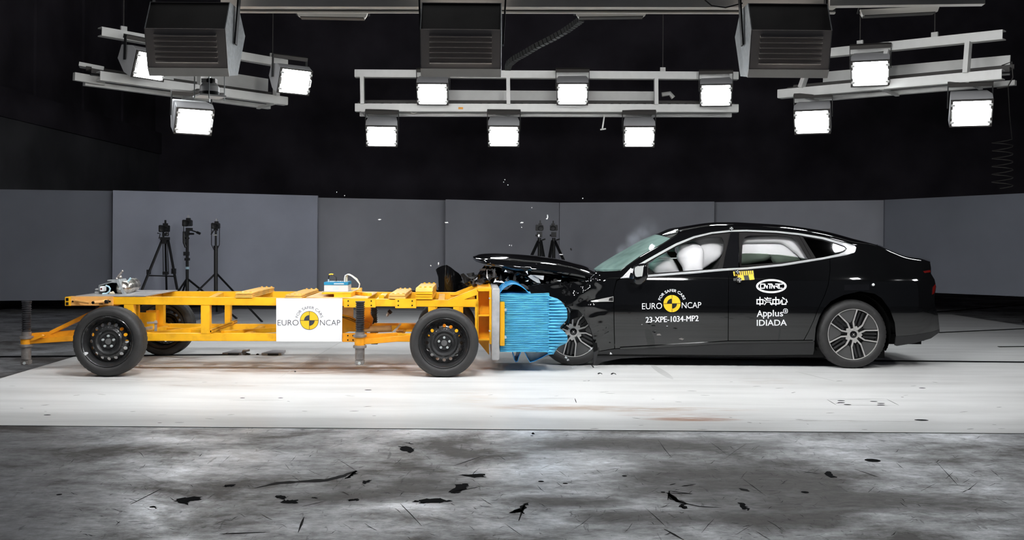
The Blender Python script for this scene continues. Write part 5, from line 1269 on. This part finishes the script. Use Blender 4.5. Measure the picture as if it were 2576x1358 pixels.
mb.grid([[sd(e0[0]+38.5*math.cos(2*math.pi*k/n), e0[1]+17.6*math.sin(2*math.pi*k/n)) for k in range(n+1)], [sd(e0[0]+33*math.cos(2*math.pi*k/n), e0[1]+12.8*math.sin(2*math.pi*k/n)) for k in range(n+1)]])
ox, oy, kx, ky = 1913.5, 714.4, 1.0, 1.02
for lx, segs in ((0, ((8,0,0,0),(0,0,0,10.5),(0,10.5,8,10.5))), (10, ((0,10.5,0,0),(0,0,7,10.5),(7,10.5,7,4))), (19, ((0,0,9,0),(4.5,0,4.5,10.5))), (28, ((0,10.5,0,0),(0,0,7,10.5),(7,10.5,7,4))), (37.5, ((0,0,7,0),(7,0,7,5),(7,5,1,5),(1,5,8,10.5))), (47, ((8,0,0,0),(0,0,0,10.5),(0,10.5,8,10.5)))):
    strokes(mb, [(ox+lx+a-.06*b, oy+b, ox+lx+c-.06*d, oy+d) for a, b, c, d in segs], 2.6, sd, 0)
mb.build('oval_logo', M['markwht'], RD, world=True, smooth=0, front=True)
mb = MB(); W3 = 2.9   # four characters drawn as strokes
zhong = lambda x: [(x, 753.5, x+16.5, 753.5), (x, 764, x+16.5, 764), (x+.8, 753, x+.8, 764.4), (x+15.7, 753, x+15.7, 764.4), (x+8.2, 747.5, x+8.2, 767.5)]
strokes(mb, zhong(1903.6), W3, sd, 0); strokes(mb, zhong(1943.6), W3, sd, 0)
strokes(mb, [(1923.6, 749, 1927, 752), (1922.6, 755, 1926, 758), (1923, 766.5, 1927.6, 760), (1930.5, 748, 1927.8, 755), (1929.6, 750.5, 1940, 750.3), (1929, 755, 1939.4, 754.8), (1928.6, 759.6, 1938, 759.4), (1937.6, 759.2, 1938.6, 764.5), (1938.4, 764.6, 1941.8, 766.5), (1941.6, 762.5, 1941.8, 766.6)], 2.3, sd, 0)
strokes(mb, [(1964.4, 756.5, 1962.6, 763), (1967.2, 754, 1967.4, 764.6), (1967, 765.2, 1977, 765), (1977, 760.5, 1977, 765.4), (1968.6, 748.4, 1973.4, 752.2), (1977.4, 753, 1980.4, 760)], W3, sd, 0)
mb.build('characters', M['markwht'], RD, world=True, smooth=0, front=True)
mb = MB(); put_text(mb, 'A', (1903.6, 780.6, 1919, 797), sd, .012); put_text(mb, 'p', (1919.6, 784.4, 1930, 801.6), sd, .012); put_text(mb, 'plus', (1931, 779.6, 1970, 801.2), sd, .012, -.01)
oct_ = [(1970.8, 779.4), (1973, 777), (1978.6, 776.8), (1981, 779), (1981.2, 784.6), (1979, 787), (1973, 787.2), (1970.8, 785)]
strokes(mb, [(*oct_[i], *oct_[(i+1) % 8]) for i in range(8)]+[(1973.4, 782, 1978.8, 782), (1976.1, 779.2, 1976.1, 784.8)], 1.5, sd, 0)
mb.build('lettering', M['markwht'], RD, world=True, smooth=0, front=True)
mb = MB(); put_text(mb, 'IDIADA', (1903.6, 804.4, 1979.4, 819.4), sd, .014, -.01); mb.build('lettering', M['markwht'], RD, world=True, smooth=0, front=True)
# yellow and black comb tape and the round motion markers
mb = MB(); x0 = 1846
mb.add([sd(x, y) for x, y in ((1844, 682), (1896, 679.6), (1898.6, 703), (1845, 706.5))], [(0, 1, 2, 3)], 1)
for k, (a, l) in enumerate(((0, 11), (5.2, 11), (10.4, 20), (15.6, 11), (20.8, 11), (26, 11), (31.2, 11), (36.6, 11), (41.6, 11), (46.6, 11))):
    y = 683-.045*a*1.2; mb.add([sd2(1844.4+a, y), sd2(1847.6+a, y-.1), sd2(1849.4+a, y+l), sd2(1846+a, y+l)], [(0, 1, 2, 3)], 0)
for a, b in ((14, 26), (38.4, 51)): mb.add([sd2(1844+a, 692.4-.05*a), sd2(1844+b, 692.4-.05*b), sd2(1847+b, 704.4-.05*b+1), sd2(1846+a+1.5, 705-.05*a+1)], [(0, 1, 2, 3)], 0)
mb.build('comb_marker', [M['markyel'], M['markblk']], CAR, world=True, smooth=0, front=True, label='yellow and black comb shaped tape')
for (px, py, r, mm) in ((1854.5, 684, 6, 'black'), (1859, 704.5, 7, 'lampdark'), (1839.5, 575.5, 5.5, 'black')):
    mb = MB(); c = S(px, py, -.03 if py > 600 else -.02); mb.ball(c, r*9.7/FPX, 16); bl = mb.build('round_marker', M[mm], CAR, world=True, smooth=80)
    d = MB()
    for dx, dy in ((0, 0), (-.55, -.1), (.55, -.1), (-.05, -.6), (.05, .55)): d.ball(c+Vector((dx*r*9.7/FPX, -math.sqrt(max(0, 1-dx*dx-dy*dy))*r*9.7/FPX, -dy*r*9.7/FPX)), .0052, 8)
    d.build('reflective_dots', M['markwht'], bl, world=True)
mb = MB(); c = S(2197, 716, -.012); mb.ball(c, .014, 12); mb.build('round_target', M['markwht'], CAR, world=True)
mb = MB(); solid_panel(mb, [(2124,716),(2187,715),(2187,730),(2124,731)], lambda x, y: S(x, y, -.003), 8, .003); mb.build('tape_patch', M['gloss'], QU, world=True, label='dark tape patch')

# raised bonnet
HN = curve([(1190, 648), (1196,652.5),(1213,658),(1240,664),(1266,669),(1305,676),(1350,676.5),(1398,681),(1451,690),(1483,697),(1500, 694)])
HC = curve([(1190,643.7),(1200,639.5),(1213,637),(1252,635.6),(1319,639.6),(1385,647.5),(1438,657.5),(1478,669.5),(1496,677.6),(1500,679)])
rows = []
for k in range(41):
    px = lerp(1190, 1500, (k/40)); t0 = min(1, k/6)
    e = P(px, HN(px), lerp(10.35, 9.88, math.sin(t0*math.pi/2))); c = P(px, HC(px), YC+.05); row = []
    for j in range(9):
        t = j/8*math.pi/2; row.append(Vector((lerp(e.x, c.x, 1-math.cos(t)), lerp(e.y, c.y, 1-math.cos(t)), lerp(e.z, c.z, math.sin(t))+.006*noise.noise(Vector((px*.02, j*.4, 1))))))
    rows.append(row+[Vector((v.x, 2*(YC+.05)-v.y, v.z-.01)) for v in reversed(row[:-1])])
MB().slab(rows, (0, .01, -.018)).build('bonnet', M['paint'], CAR, world=True, smooth=60)
# torn edge strip under the bonnet
mb = MB(); rows = [[P(x, y, 9.9), P(x, y+3.2, 9.92)] for x, y in dens([(1296,679),(1310,675.6),(1332,672.8),(1362,675),(1398,680.6),(1430,687),(1470,699),(1483,704)])]
mb.slab(rows, (0, .03, 0)); mb.build('bonnet_seal', M['gloss'], CAR, world=True)
mb = MB(); mb.bar(P(1392, 682, 9.95), P(1480, 702, 9.93), .03, .045); mb.bar(P(1410, 690, 9.97), P(1482, 706, 9.95), .02, .02); mb.build('wing_rail', M['under'], CAR, world=True)
# crushed engine bay: crumpled mass with jagged fragments
mb = MB(); rn = random.Random(11)
outl = [(1160,716),(1195,702),(1205,684),(1218,668),(1262,672),(1320,682),(1400,690),(1478,706),(1470,720),(1330,722),(1316,714),(1290,712),(1262,728),(1236,712),(1190,722)]
pts, fs, be = fill(outl, 8)
vs = [P(x, y, 10.15+.10*noise.noise(Vector((x*.05, y*.08, 5)))+.05*noise.noise(Vector((x*.2, y*.2, 9)))) for x, y in pts]; n = len(vs)
mb.add(vs+[v+Vector((0, 1.0, 0)) for v in vs], fs+[tuple(n+i for i in reversed(f)) for f in fs]+[(b, a, n+a, n+b) for a, b in be]); mb.build('crushed_engine_bay', M['gloss'], CAR, world=True, smooth=0)
def shardp(mb, px, py, D, s, rn, mi=0, asp=1.0):
    a0 = rn.uniform(0, 6.28); k = rn.choice((3, 4, 4, 5)); q = []
    for i in range(k):
        a = a0+6.28*i/k+rn.uniform(-.35, .35); r = s*rn.uniform(.5, 1.1); q.append(P(px, py, D)+Vector((r*math.cos(a)*asp, rn.uniform(-.4, .4)*s, r*math.sin(a)/asp)))
    mb.prism(q, (rn.uniform(-.004, .004), .006, 0), mi)
TM = ('gloss', 'interior', 'gloss', 'interior', 'seal', 'under', 'gloss', 'matte', 'gloss', 'lampdark')
for _ in range(56):
    mb = MB(); px = rn.uniform(1180, 1330); lo = 668 if px > 1215 else 690; shardp(mb, px, rn.uniform(lo+4, 714), rn.uniform(9.85, 10.05), rn.uniform(.014, .042), rn, 0, rn.choice((1, 1.8, .55))); mb.build('torn_fragment', M[rn.choice(TM)], CAR, world=True, smooth=0)
for _ in range(22):
    mb = MB(); shardp(mb, rn.uniform(1320, 1470), rn.uniform(690, 712), rn.uniform(9.98, 10.06), rn.uniform(.014, .04), rn, 0, 1.4); mb.build('torn_fragment', M[rn.choice(TM)], CAR, world=True, smooth=0)
mb = MB(); mb.prism([P(x, y, 9.86) for x, y in ((1341,691.5),(1368.5,693.5),(1367,704),(1361,703))], (0, .02, 0)); mb.prism([P(x, y, 9.88) for x, y in ((1328,695),(1335,691),(1346,693),(1356,702),(1360,712),(1352,711),(1341,705),(1335,701))], (0, .015, 0)); mb.build('torn_metal_sheet', M['galv'], CAR, world=True, smooth=0, label='torn pale grey metal sheet')
mb = MB()
for q in (((1241,711),(1246,701),(1249,706),(1256,706),(1249,709)), ((1248,709),(1262,706),(1271,712),(1262,711)), ((1268,684),(1272,678),(1276,684)), ((1322,707),(1330,704),(1328,708)), ((1322,683),(1327,681),(1328,690)), ((1225,676),(1226,692),(1228,703),(1224,698)), ((1400,706),(1412,704),(1410,708))):
    mb.prism([P(x, y, 9.84) for x, y in q], (0, .008, 0))
mb.build('splintered_plastic', M['shard'], CAR, world=True, smooth=0, label='splintered pale plastic')
# bumper corner and lamp remains standing beyond the trolley
def curved(name, poly, D, m, bend=.25, cell=5, th=.02, lean=0.0):
    xs = [p[0] for p in poly]; cx = (min(xs)+max(xs))/2; hw = (max(xs)-min(xs))/2
    mb = MB(); solid_panel(mb, poly, lambda x, y: P(x, y, D+bend*((x-cx)/hw)**2+lean*(y-700)), cell, th); return mb.build(name, M[m], CAR, world=True, smooth=40)
curved('bumper_corner', [(1096,678),(1101.7,673),(1112,668.4),(1123.5,666),(1134,672),(1145,681),(1154,687),(1160,694),(1164,704),(1167,716),(1158,724),(1128,736),(1105,735),(1103,715),(1101.7,696)], 10.9, 'paint', .16, 4)
curved('lamp_remains', [(1158,690),(1166,687),(1172,693),(1186,706),(1180,716),(1169,718),(1164,700)], 10.85, 'seal', .05)
curved('lamp_remains', [(1173,688),(1192,685),(1197,700),(1188,708)], 10.8, 'matte', .05)
curved('bumper_beam', [(1164,716),(1196,704),(1232,703),(1234,714),(1196,720),(1166,728)], 10.8, 'gloss', .1)
curved('nose_underpanel', [(1102,722),(1165,716),(1168,736),(1103,740)], 11.2, 'under', .1)
# inner wing and bumper skin torn round the front wheel
curved('torn_bumper_skin', [(1437,781),(1452,780),(1460,786),(1466,796),(1455,797),(1440,803),(1428,815),(1416,826),(1409,829),(1414,822),(1425,812),(1429,798)], 9.60, 'paint', .06, 4, .012)
mb = MB(); mb.prism([P(x, y, 9.77) for x, y in ((1419,768),(1440,778),(1456,781),(1470,797),(1487,831),(1492,860),(1493,886),(1504,880),(1500,850),(1490,815),(1470,780),(1440,768),(1423,762))], (0, .40, 0)); mb.build('wheel_arch_liner', M['under'], CAR, world=True)
mb = MB(); mb.prism([P(x, y, 9.62) for x, y in ((1494,886),(1505,884),(1498,912),(1493,918))], (0, .05, 0)); mb.prism([P(x, y, 9.6) for x, y in ((1486,918),(1490,917),(1495,924),(1492,925))], (0, .02, 0)); mb.build('torn_sill_end', M['matte'], CAR, world=True)
mb = MB(); mb.prism([P(x, y, 10.0) for x, y in ((1275,735),(1290,722),(1312,722),(1328,735),(1340,742),(1340,790),(1275,742))], (0, .5, 0)); mb.build('crushed_nose', M['under'], CAR, world=True)
mb = MB()
for x, y, s in ((1424,899,.018), (1428,905,.02), (1488,877,.016), (1484,882,.013), (1537,889,.016)): shardp(mb, x, y, 9.68, s, rn)
mb.build('stuck_fragments', M['shard'], CAR, world=True, smooth=0)
# ------------------------------------------------------------------ camera stands and cameras near the partitions
def stand(name, label, cat, D, pole, legs, extra=(), pr=.022):
    (px, ytop, ybot) = pole; b = P(px, ybot, D); t = thing(name, label, cat, (b.x, D, 0), group='camera stands by the partitions')
    mb = MB(); mb.tube([P(px, ybot, D), P(px, ytop, D)], pr, 10); mb.build('centre_column', M['black'], t, world=True)
    for (x0, y0, x1, y1, dd, r) in legs:
        a = P(x0, y0, D); e = P(x1, y1, D+dd); 
        k = (a.z)/(a.z-e.z); foot = a+(e-a)*k; foot.z = .012
        mb = MB(); mb.tube([a, foot], r, 8); lg = mb.build('leg', M['black'], t, world=True)
        f = MB(); f.ball(foot, .018, 8); f.build('rubber_foot', M['tyre'], lg, world=True)
    for (nm, kind, args, m) in extra:
        mb = MB()
        if kind == 'tube': mb.tube([P(x, y, D-.03) for x, y in args[0]], args[1], 8)
        elif kind == 'box': mb.box(P(args[0], args[1], D-.02), args[2])
        mb.build(nm, M[m], t, world=True)
    return t
def camera(label, px, py, D, s=1.0, side=1, strap=None, grey=False):
    c = P(px, py, D); t = thing('camera', label, 'camera', c, group='cameras on the stands')
    mb = MB(); mb.box((0, 0, 0), (.115*s, .09*s, .085*s)); mb.box((-.04*s*side, -.03*s, 0), (.04*s, .05*s, .09*s)); mb.build('body', M['black'], t, bevel=.008)
    mb = MB(); mb.box((.01*s*side, 0, .055*s), (.05*s, .06*s, .03*s)); mb.build('viewfinder', M['black'], t, bevel=.004)
    mb = MB(); mb.lathe([(.036*s, -.05*s), (.04*s, -.12*s), (.034*s, -.14*s), (.02*s, -.135*s)], 20, (.02*s*side, 0, -.008*s), caps=True); mb.build('lens', M['black'], t)
    mb = MB(); mb.box((.01*s*side, 0, .085*s), (.02*s, .02*s, .05*s)); mb.build('trigger_receiver', M['lamp'] if grey else M['black'], t)
    if strap:
        mb = MB(); mb.tube([P(x, y, D-.04)-c for x, y in strap], .006, 6); mb.build('strap', M['black'], t)
    return t
D = 15.3
stand('tripod', 'black video tripod standing leftmost before the pale grey panel', 'tripod', D, (415, 600, 612),
      [(408, 603, 357, 730, -.35, .019), (423, 603, 446, 730, -.35, .020), (416, 605, 419, 730, .5, .016)],
      [('fluid_head', 'box', (416, 590, (.075, .07, .045)), 'black'), ('head_post', 'tube', (((411, 584), (411, 600)), .016), 'black'), ('tilt_knob', 'tube', (((420, 584), (421, 592)), .026), 'black'), ('bowl', 'box', (415, 600, (.12, .1, .045)), 'black'), ('leg_hub', 'box', (415, 608, (.07, .07, .06)), 'black'), ('pan_handle', 'tube', (((400, 600), (403, 588), (396, 586)), .008), 'black'),
       ('spreader', 'tube', (((372, 693), (416, 694), (438, 695)), .010), 'black'), ('spreader_block', 'box', (416, 687, (.07, .06, .05)), 'black'), ('leg_clamp', 'box', (374, 684, (.05, .05, .07)), 'black'), ('leg_clamp', 'box', (437, 682, (.06, .05, .08)), 'black'),
       ('inner_tube', 'tube', (((410, 608), (411, 690)), .007), 'black'), ('inner_tube', 'tube', (((421, 608), (424, 690)), .007), 'black')], pr=.03)
camera('black video camera on the leftmost tripod before the pale panel', 414, 575, D, 1.2, grey=False)
D = 15.7
stand('light_stand', 'black single column stand with side handle, between two other stands', 'stand', D, (471, 580, 704),
      [(469, 703, 452, 728, -.3, .016), (470, 703, 460, 732, .35, .016), (474, 703, 508, 731, -.2, .016)],
      [('lower_column', 'tube', (((471, 703), (471, 760)), .028), 'black'), ('pan_head', 'box', (476, 577, (.085, .08, .05)), 'black'), ('tilt_block', 'box', (472, 586, (.05, .05, .08)), 'black'), ('collar', 'tube', (((471, 597), (471, 601)), .034), 'black'), ('pan_handle', 'tube', (((478, 578), (504, 587)), .010), 'black'), ('handle_grip', 'tube', (((495, 584), (504, 588)), .020), 'black'),
       ('side_knob', 'tube', (((474, 588), (488, 588)), .016), 'black'), ('grip_bag', 'tube', (((463, 582), (463, 610), (468, 622)), .022), 'black'), ('clamp', 'box', (469, 638, (.08, .06, .06)), 'black'), ('clamp', 'box', (471, 652, (.07, .06, .04)), 'black'), ('white_tape', 'tube', (((471.5, 671), (471.5, 677)), .030), 'tubeblue')], pr=.024)
camera('black stills camera on the middle handled stand before the pale panel', 472, 561, D, 1.15, strap=[(462, 565), (462, 600), (466, 615)], grey=True)
D = 15.2
stand('light_stand', 'black single column stand rightmost of the three before the pale panel', 'stand', D, (543, 584, 690),
      [(541, 689, 500, 730, -.25, .015), (546, 689, 584, 730, -.25, .015), (543, 690, 544, 730, .5, .015)],
      [('lower_column', 'tube', (((543, 620), (543, 760)), .030), 'black'), ('ball_head', 'box', (543, 577, (.055, .05, .04)), 'black'), ('head_post', 'tube', (((543, 578), (543, 586)), .018), 'black'), ('clamp_lever', 'tube', (((537, 580), (531, 590)), .010), 'black'), ('pole_joint', 'tube', (((543, 618), (543, 624)), .036), 'black'), ('cross_clamp', 'tube', (((537, 591), (546, 591)), .012), 'alugrey')], pr=.016)
camera('black stills camera on the rightmost of three stands before the pale panel', 543, 568, D, 1.0, strap=[(532, 573), (532, 615), (538, 628), (546, 628), (552, 615), (552, 573)], grey=True)
D = 17.2
for (x, side, lab, lab2) in ((1357, 1, 'small dark tripod behind the bonnet, the left of two', 'dark camera on the left of two tripods behind the bonnet'), (1393, -1, 'small dark tripod behind the bonnet, the right of two', 'dark camera on the right of two tripods behind the bonnet')):
    s = side; D = 17.0 if side > 0 else 17.9
    stand('tripod', lab, 'tripod', D, (x, 598, 650), [(x-s*3, 607, x-s*18, 640, -.3, .026), (x+s*3, 606, x+s*10, 645, -.2, .03), (x, 606, x+s*1, 645, .4, .026)],
          [('pan_head', 'box', (x, 590, (.09, .09, .09)), 'black'), ('pan_handle', 'tube', (((x-2, 592), (x-10, 592)), .016), 'black'), ('side_handle', 'tube', (((x+6, 604), (x+15, 601)), .012), 'black')], pr=.03)
    camera(lab2, x, 573, D, 1.15, s)

# ------------------------------------------------------------------ tow gear on the floor under the trolley
g1, g2 = ground(610, 893), ground(682, 893)
t = thing('tow_hook', 'black tow hook and clamp between two flat grey plates on the white floor', 'tow hook', (ground(625, 892).x, 10.55, .004))
D = 10.5
def gp(x, y): return P(x, y, D)
mb = MB(); mb.tube([gp(628, 880), gp(620, 881), gp(613, 883), (gp(611, 888))], [.012, .016, .018, .016], 8); mb.bar(gp(613, 887), gp(618, 892), .04, .03); mb.build('hook', M['jack'], t, world=True)
mb = MB(); mb.tube([gp(617, 891), gp(625, 893), gp(628, 894)], .022, 8); mb.tube([gp(613, 889), gp(611, 895)], .006, 6); mb.tube([gp(628, 894), gp(660, 894.5)], .009, 6); mb.ball(gp(648, 893), .018, 10); mb.build('clamp', M['black'], t, world=True)
for a, b, lab in ((562, 609, 'flat grey floor plate left of the tow hook'), (660, 710, 'flat grey floor plate right of the tow hook')):
    A, B = P(a, 893.5, 10.5), P(b, 893.5, 10.5); pl = thing('floor_plate', lab, 'plate', (A.lerp(B, .5).x, 10.5, .005), group='tow plates')
    mb = MB(); mb.hexa([(A.x, 10.46, .006), (B.x, 10.46, .006), (B.x, 10.46, .028), (A.x, 10.46, .028), (A.x+.05, 10.75, .006), (B.x-.02, 10.75, .006), (B.x-.02, 10.75, .03), (A.x+.05, 10.75, .03)]); mb.build('plate', M['deck'], pl, world=True, smooth=0)
    mb = MB(); mb.box(((A.x+B.x)/2+.02, 10.45, .016), (.11, .02, .02)); mb.build('slot', M['black'], pl, world=True)

# ------------------------------------------------------------------ fragments in the air and on the floor
rn = random.Random(21)
def frag(px, py, D, s, m, lab, grp, asp=1.0, name='fragment'):
    mb = MB(); a0 = rn.uniform(0, 6.28); q = []
    for i in range(4):
        a = a0+1.57*i+rn.uniform(-.3, .3); r = s*rn.uniform(.6, 1.1); q.append(Vector((r*math.cos(a)*asp, rn.uniform(-.3, .3)*s, r*math.sin(a)/asp)))
    mb.prism(q, (0, s*.3, s*.1)); o = mb.build(name, M[m], smooth=0); o.location = P(px, py, D); tag(o, lab, 'fragment', grp); return o
for px, py, s, asp, lab in ((1124, 560, .014, 2.2, 'pale fragment flying above the black bumper corner by the trolley'), (1313, 560, .013, 2.0, 'long pale fragment flying left of the two small tripods'), (1287, 618, .009, .6, 'pale fragment flying just above the raised bonnet'),
                      (955, 552, .012, 1.6, 'faint pale fragment flying high over the data box'), (1103, 663, .014, .7, 'pale fragment just above the black bumper corner'), (1084, 668, .009, 1, 'tiny pale fragment left of the black bumper corner'),
                      (1355, 592, .014, .8, 'white fragment in front of the left of the two small tripods'), (1411, 640, .012, 2.2, 'pale fragment in front of the right leg of the right small tripod'), (1436, 627, .014, .8, 'dark fragment floating right of the two small tripods')):
    frag(px, py, 10.3, s, 'seal' if lab.startswith('dark') else 'shard', lab, 'flying fragments', asp)
mb = MB(); mb.tube([P(x, y, 10.3)-P(1375, 547, 10.3) for x, y in ((1377, 540), (1378, 546), (1376, 551), (1373.5, 550))], .006, 6); o = mb.build('fragment', M['shard']); o.location = P(1375, 547, 10.3); tag(o, 'hook shaped pale fragment flying above the right small tripod', 'fragment', 'flying fragments')
for k, (px, py) in enumerate(((1270, 452), (1278, 465), (1267, 458), (847, 483), (867, 492), (1282, 617), (1312, 572), (1338, 522), (1466, 499), (1237, 651))):
    frag(px, py, 10.5, .007, 'shard', 'tiny pale speck flying in the air before the dark wall and panels', 'flying specks')
o = thing('flying_bolt', 'loose bolt in mid air under the trolley rail right of the jacks', 'bolt', P(977, 787, 9.9))
mb = MB(); mb.tube([Vector((-.018, 0, -.03)), Vector((.012, 0, .008))], .014, 10); mb.build('shank', M['zincplate'], o)
mb = MB(); mb.tube([Vector((.006, 0, .002)), Vector((.026, 0, .022))], .022, 8); mb.build('head', M['black'], o)
for px, py, s, lab in ((1509, 946, .02, 'curled black shard on the white floor, left of a pair'), (1543, 947.5, .024, 'curled black shard on the white floor, right of a pair')):
    g = ground(px, py); mb = MB(); mb.slab([[Vector((s*math.cos(.5+k*.5)*1.1, -.01+j*.02, .004+s*math.sin(.5+k*.5)*.9)) for j in range(2)] for k in range(5)], (0, .0, .006)); o = mb.build('fragment', M['gloss']); o.location = (g.x, g.y, .004); o.rotation_euler = (0, 0, .4); tag(o, lab, 'fragment', 'shards on the floor')
for px, py, m, lab in ((743, 938, 'black', 'small dark chip on the white floor below the sign board'), (1440, 928, 'shard', 'pale chip on the floor at the foot of the front wheel'), (1341, 1096, 'black', 'small black chip on the dark floor below the blue barrier')):
    g = ground(px, py); o = frag(px, py, g.y, .009, m, lab, 'chips on the floor', 1.3); o.location.z = .014
# scattered fragments stuck in the air before the doors
for px, py, s, m, lab in ((1646, 834, .02, 'gloss', 'black shard flying before the front door under the test number'), (1656, 842, .018, 'jack', 'silvery shard flying before the front door beside a black one'), (1716, 853, .018, 'jack', 'bent silvery shard flying before the lower front door'),
                       (1615, 816, .005, 'shard', 'small white flake before the front door left of the test number'), (1678, 820, .006, 'shard', 'small white flake before the front door below the test number'), (1584, 787, .011, 'seal', 'grey triangular flake near the front door edge')):
    frag(px, py, 9.55, s, m, lab, 'fragments before the front door', 1.7)

# ------------------------------------------------------------------ smoke puff behind the windscreen
m = bpy.data.materials.new('thin grey smoke'); m.use_nodes = True; nt = m.node_tree; nt.nodes.remove(nt.nodes['Principled BSDF'])
pv = nt.nodes.new('ShaderNodeVolumePrincipled'); pv.inputs['Color'].default_value = (.80, .86, .95, 1); pv.inputs['Anisotropy'].default_value = .1
tc = nt.nodes.new('ShaderNodeTexCoord')
def blob(cx, cy, cz, r):
    s = nt.nodes.new('ShaderNodeVectorMath'); s.operation = 'DISTANCE'; nt.links.new(tc.outputs['Object'], s.inputs[0]); s.inputs[1].default_value = (cx, cy, cz)
    q = nt.nodes.new('ShaderNodeMapRange'); q.interpolation_type = 'SMOOTHSTEP'; nt.links.new(s.outputs['Value'], q.inputs['Value'])
    q.inputs['From Min'].default_value = 0; q.inputs['From Max'].default_value = r; q.inputs['To Min'].default_value = 1; q.inputs['To Max'].default_value = 0; return q.outputs[0]
cS = P(1600, 595, 11.2)
acc = None
for px, py, r, wgt in ((1597, 603, .13, 1.0), (1567, 629, .10, .75), (1615, 588, .14, .5), (1632, 570, .16, .16), (1588, 618, .1, .6)):
    q = P(px, py, 11.2)-cS; b = blob(q.x, 0, q.z, r); mm = nt.nodes.new('ShaderNodeMath'); mm.operation = 'MULTIPLY'; nt.links.new(b, mm.inputs[0]); mm.inputs[1].default_value = wgt
    if acc is None: acc = mm.outputs[0]
    else:
        ad = nt.nodes.new('ShaderNodeMath'); ad.operation = 'MAXIMUM'; nt.links.new(acc, ad.inputs[0]); nt.links.new(mm.outputs[0], ad.inputs[1]); acc = ad.outputs[0]
nz = nt.nodes.new('ShaderNodeTexNoise'); nz.inputs['Scale'].default_value = 9; nz.inputs['Detail'].default_value = 5; nt.links.new(tc.outputs['Object'], nz.inputs['Vector'])
nr = nt.nodes.new('ShaderNodeMapRange'); nt.links.new(nz.outputs['Fac'], nr.inputs['Value']); nr.inputs['From Min'].default_value = .30; nr.inputs['From Max'].default_value = .70
mm = nt.nodes.new('ShaderNodeMath'); mm.operation = 'MULTIPLY'; nt.links.new(acc, mm.inputs[0]); nt.links.new(nr.outputs[0], mm.inputs[1])
m3 = nt.nodes.new('ShaderNodeMath'); m3.operation = 'MULTIPLY'; nt.links.new(mm.outputs[0], m3.inputs[0]); m3.inputs[1].default_value = 11.0
nt.links.new(m3.outputs[0], pv.inputs['Density']); nt.links.new(pv.outputs[0], nt.nodes['Material Output'].inputs['Volume'])
mb = MB(); mb.ball((0, 0, 0), .26, 20, sc=(1.15, .7, 1.1)); o = mb.build('smoke', m, smooth=0); o.location = cS
tag(o, 'thin grey puff of smoke rising behind the windscreen of the black car', 'smoke', kind='stuff')
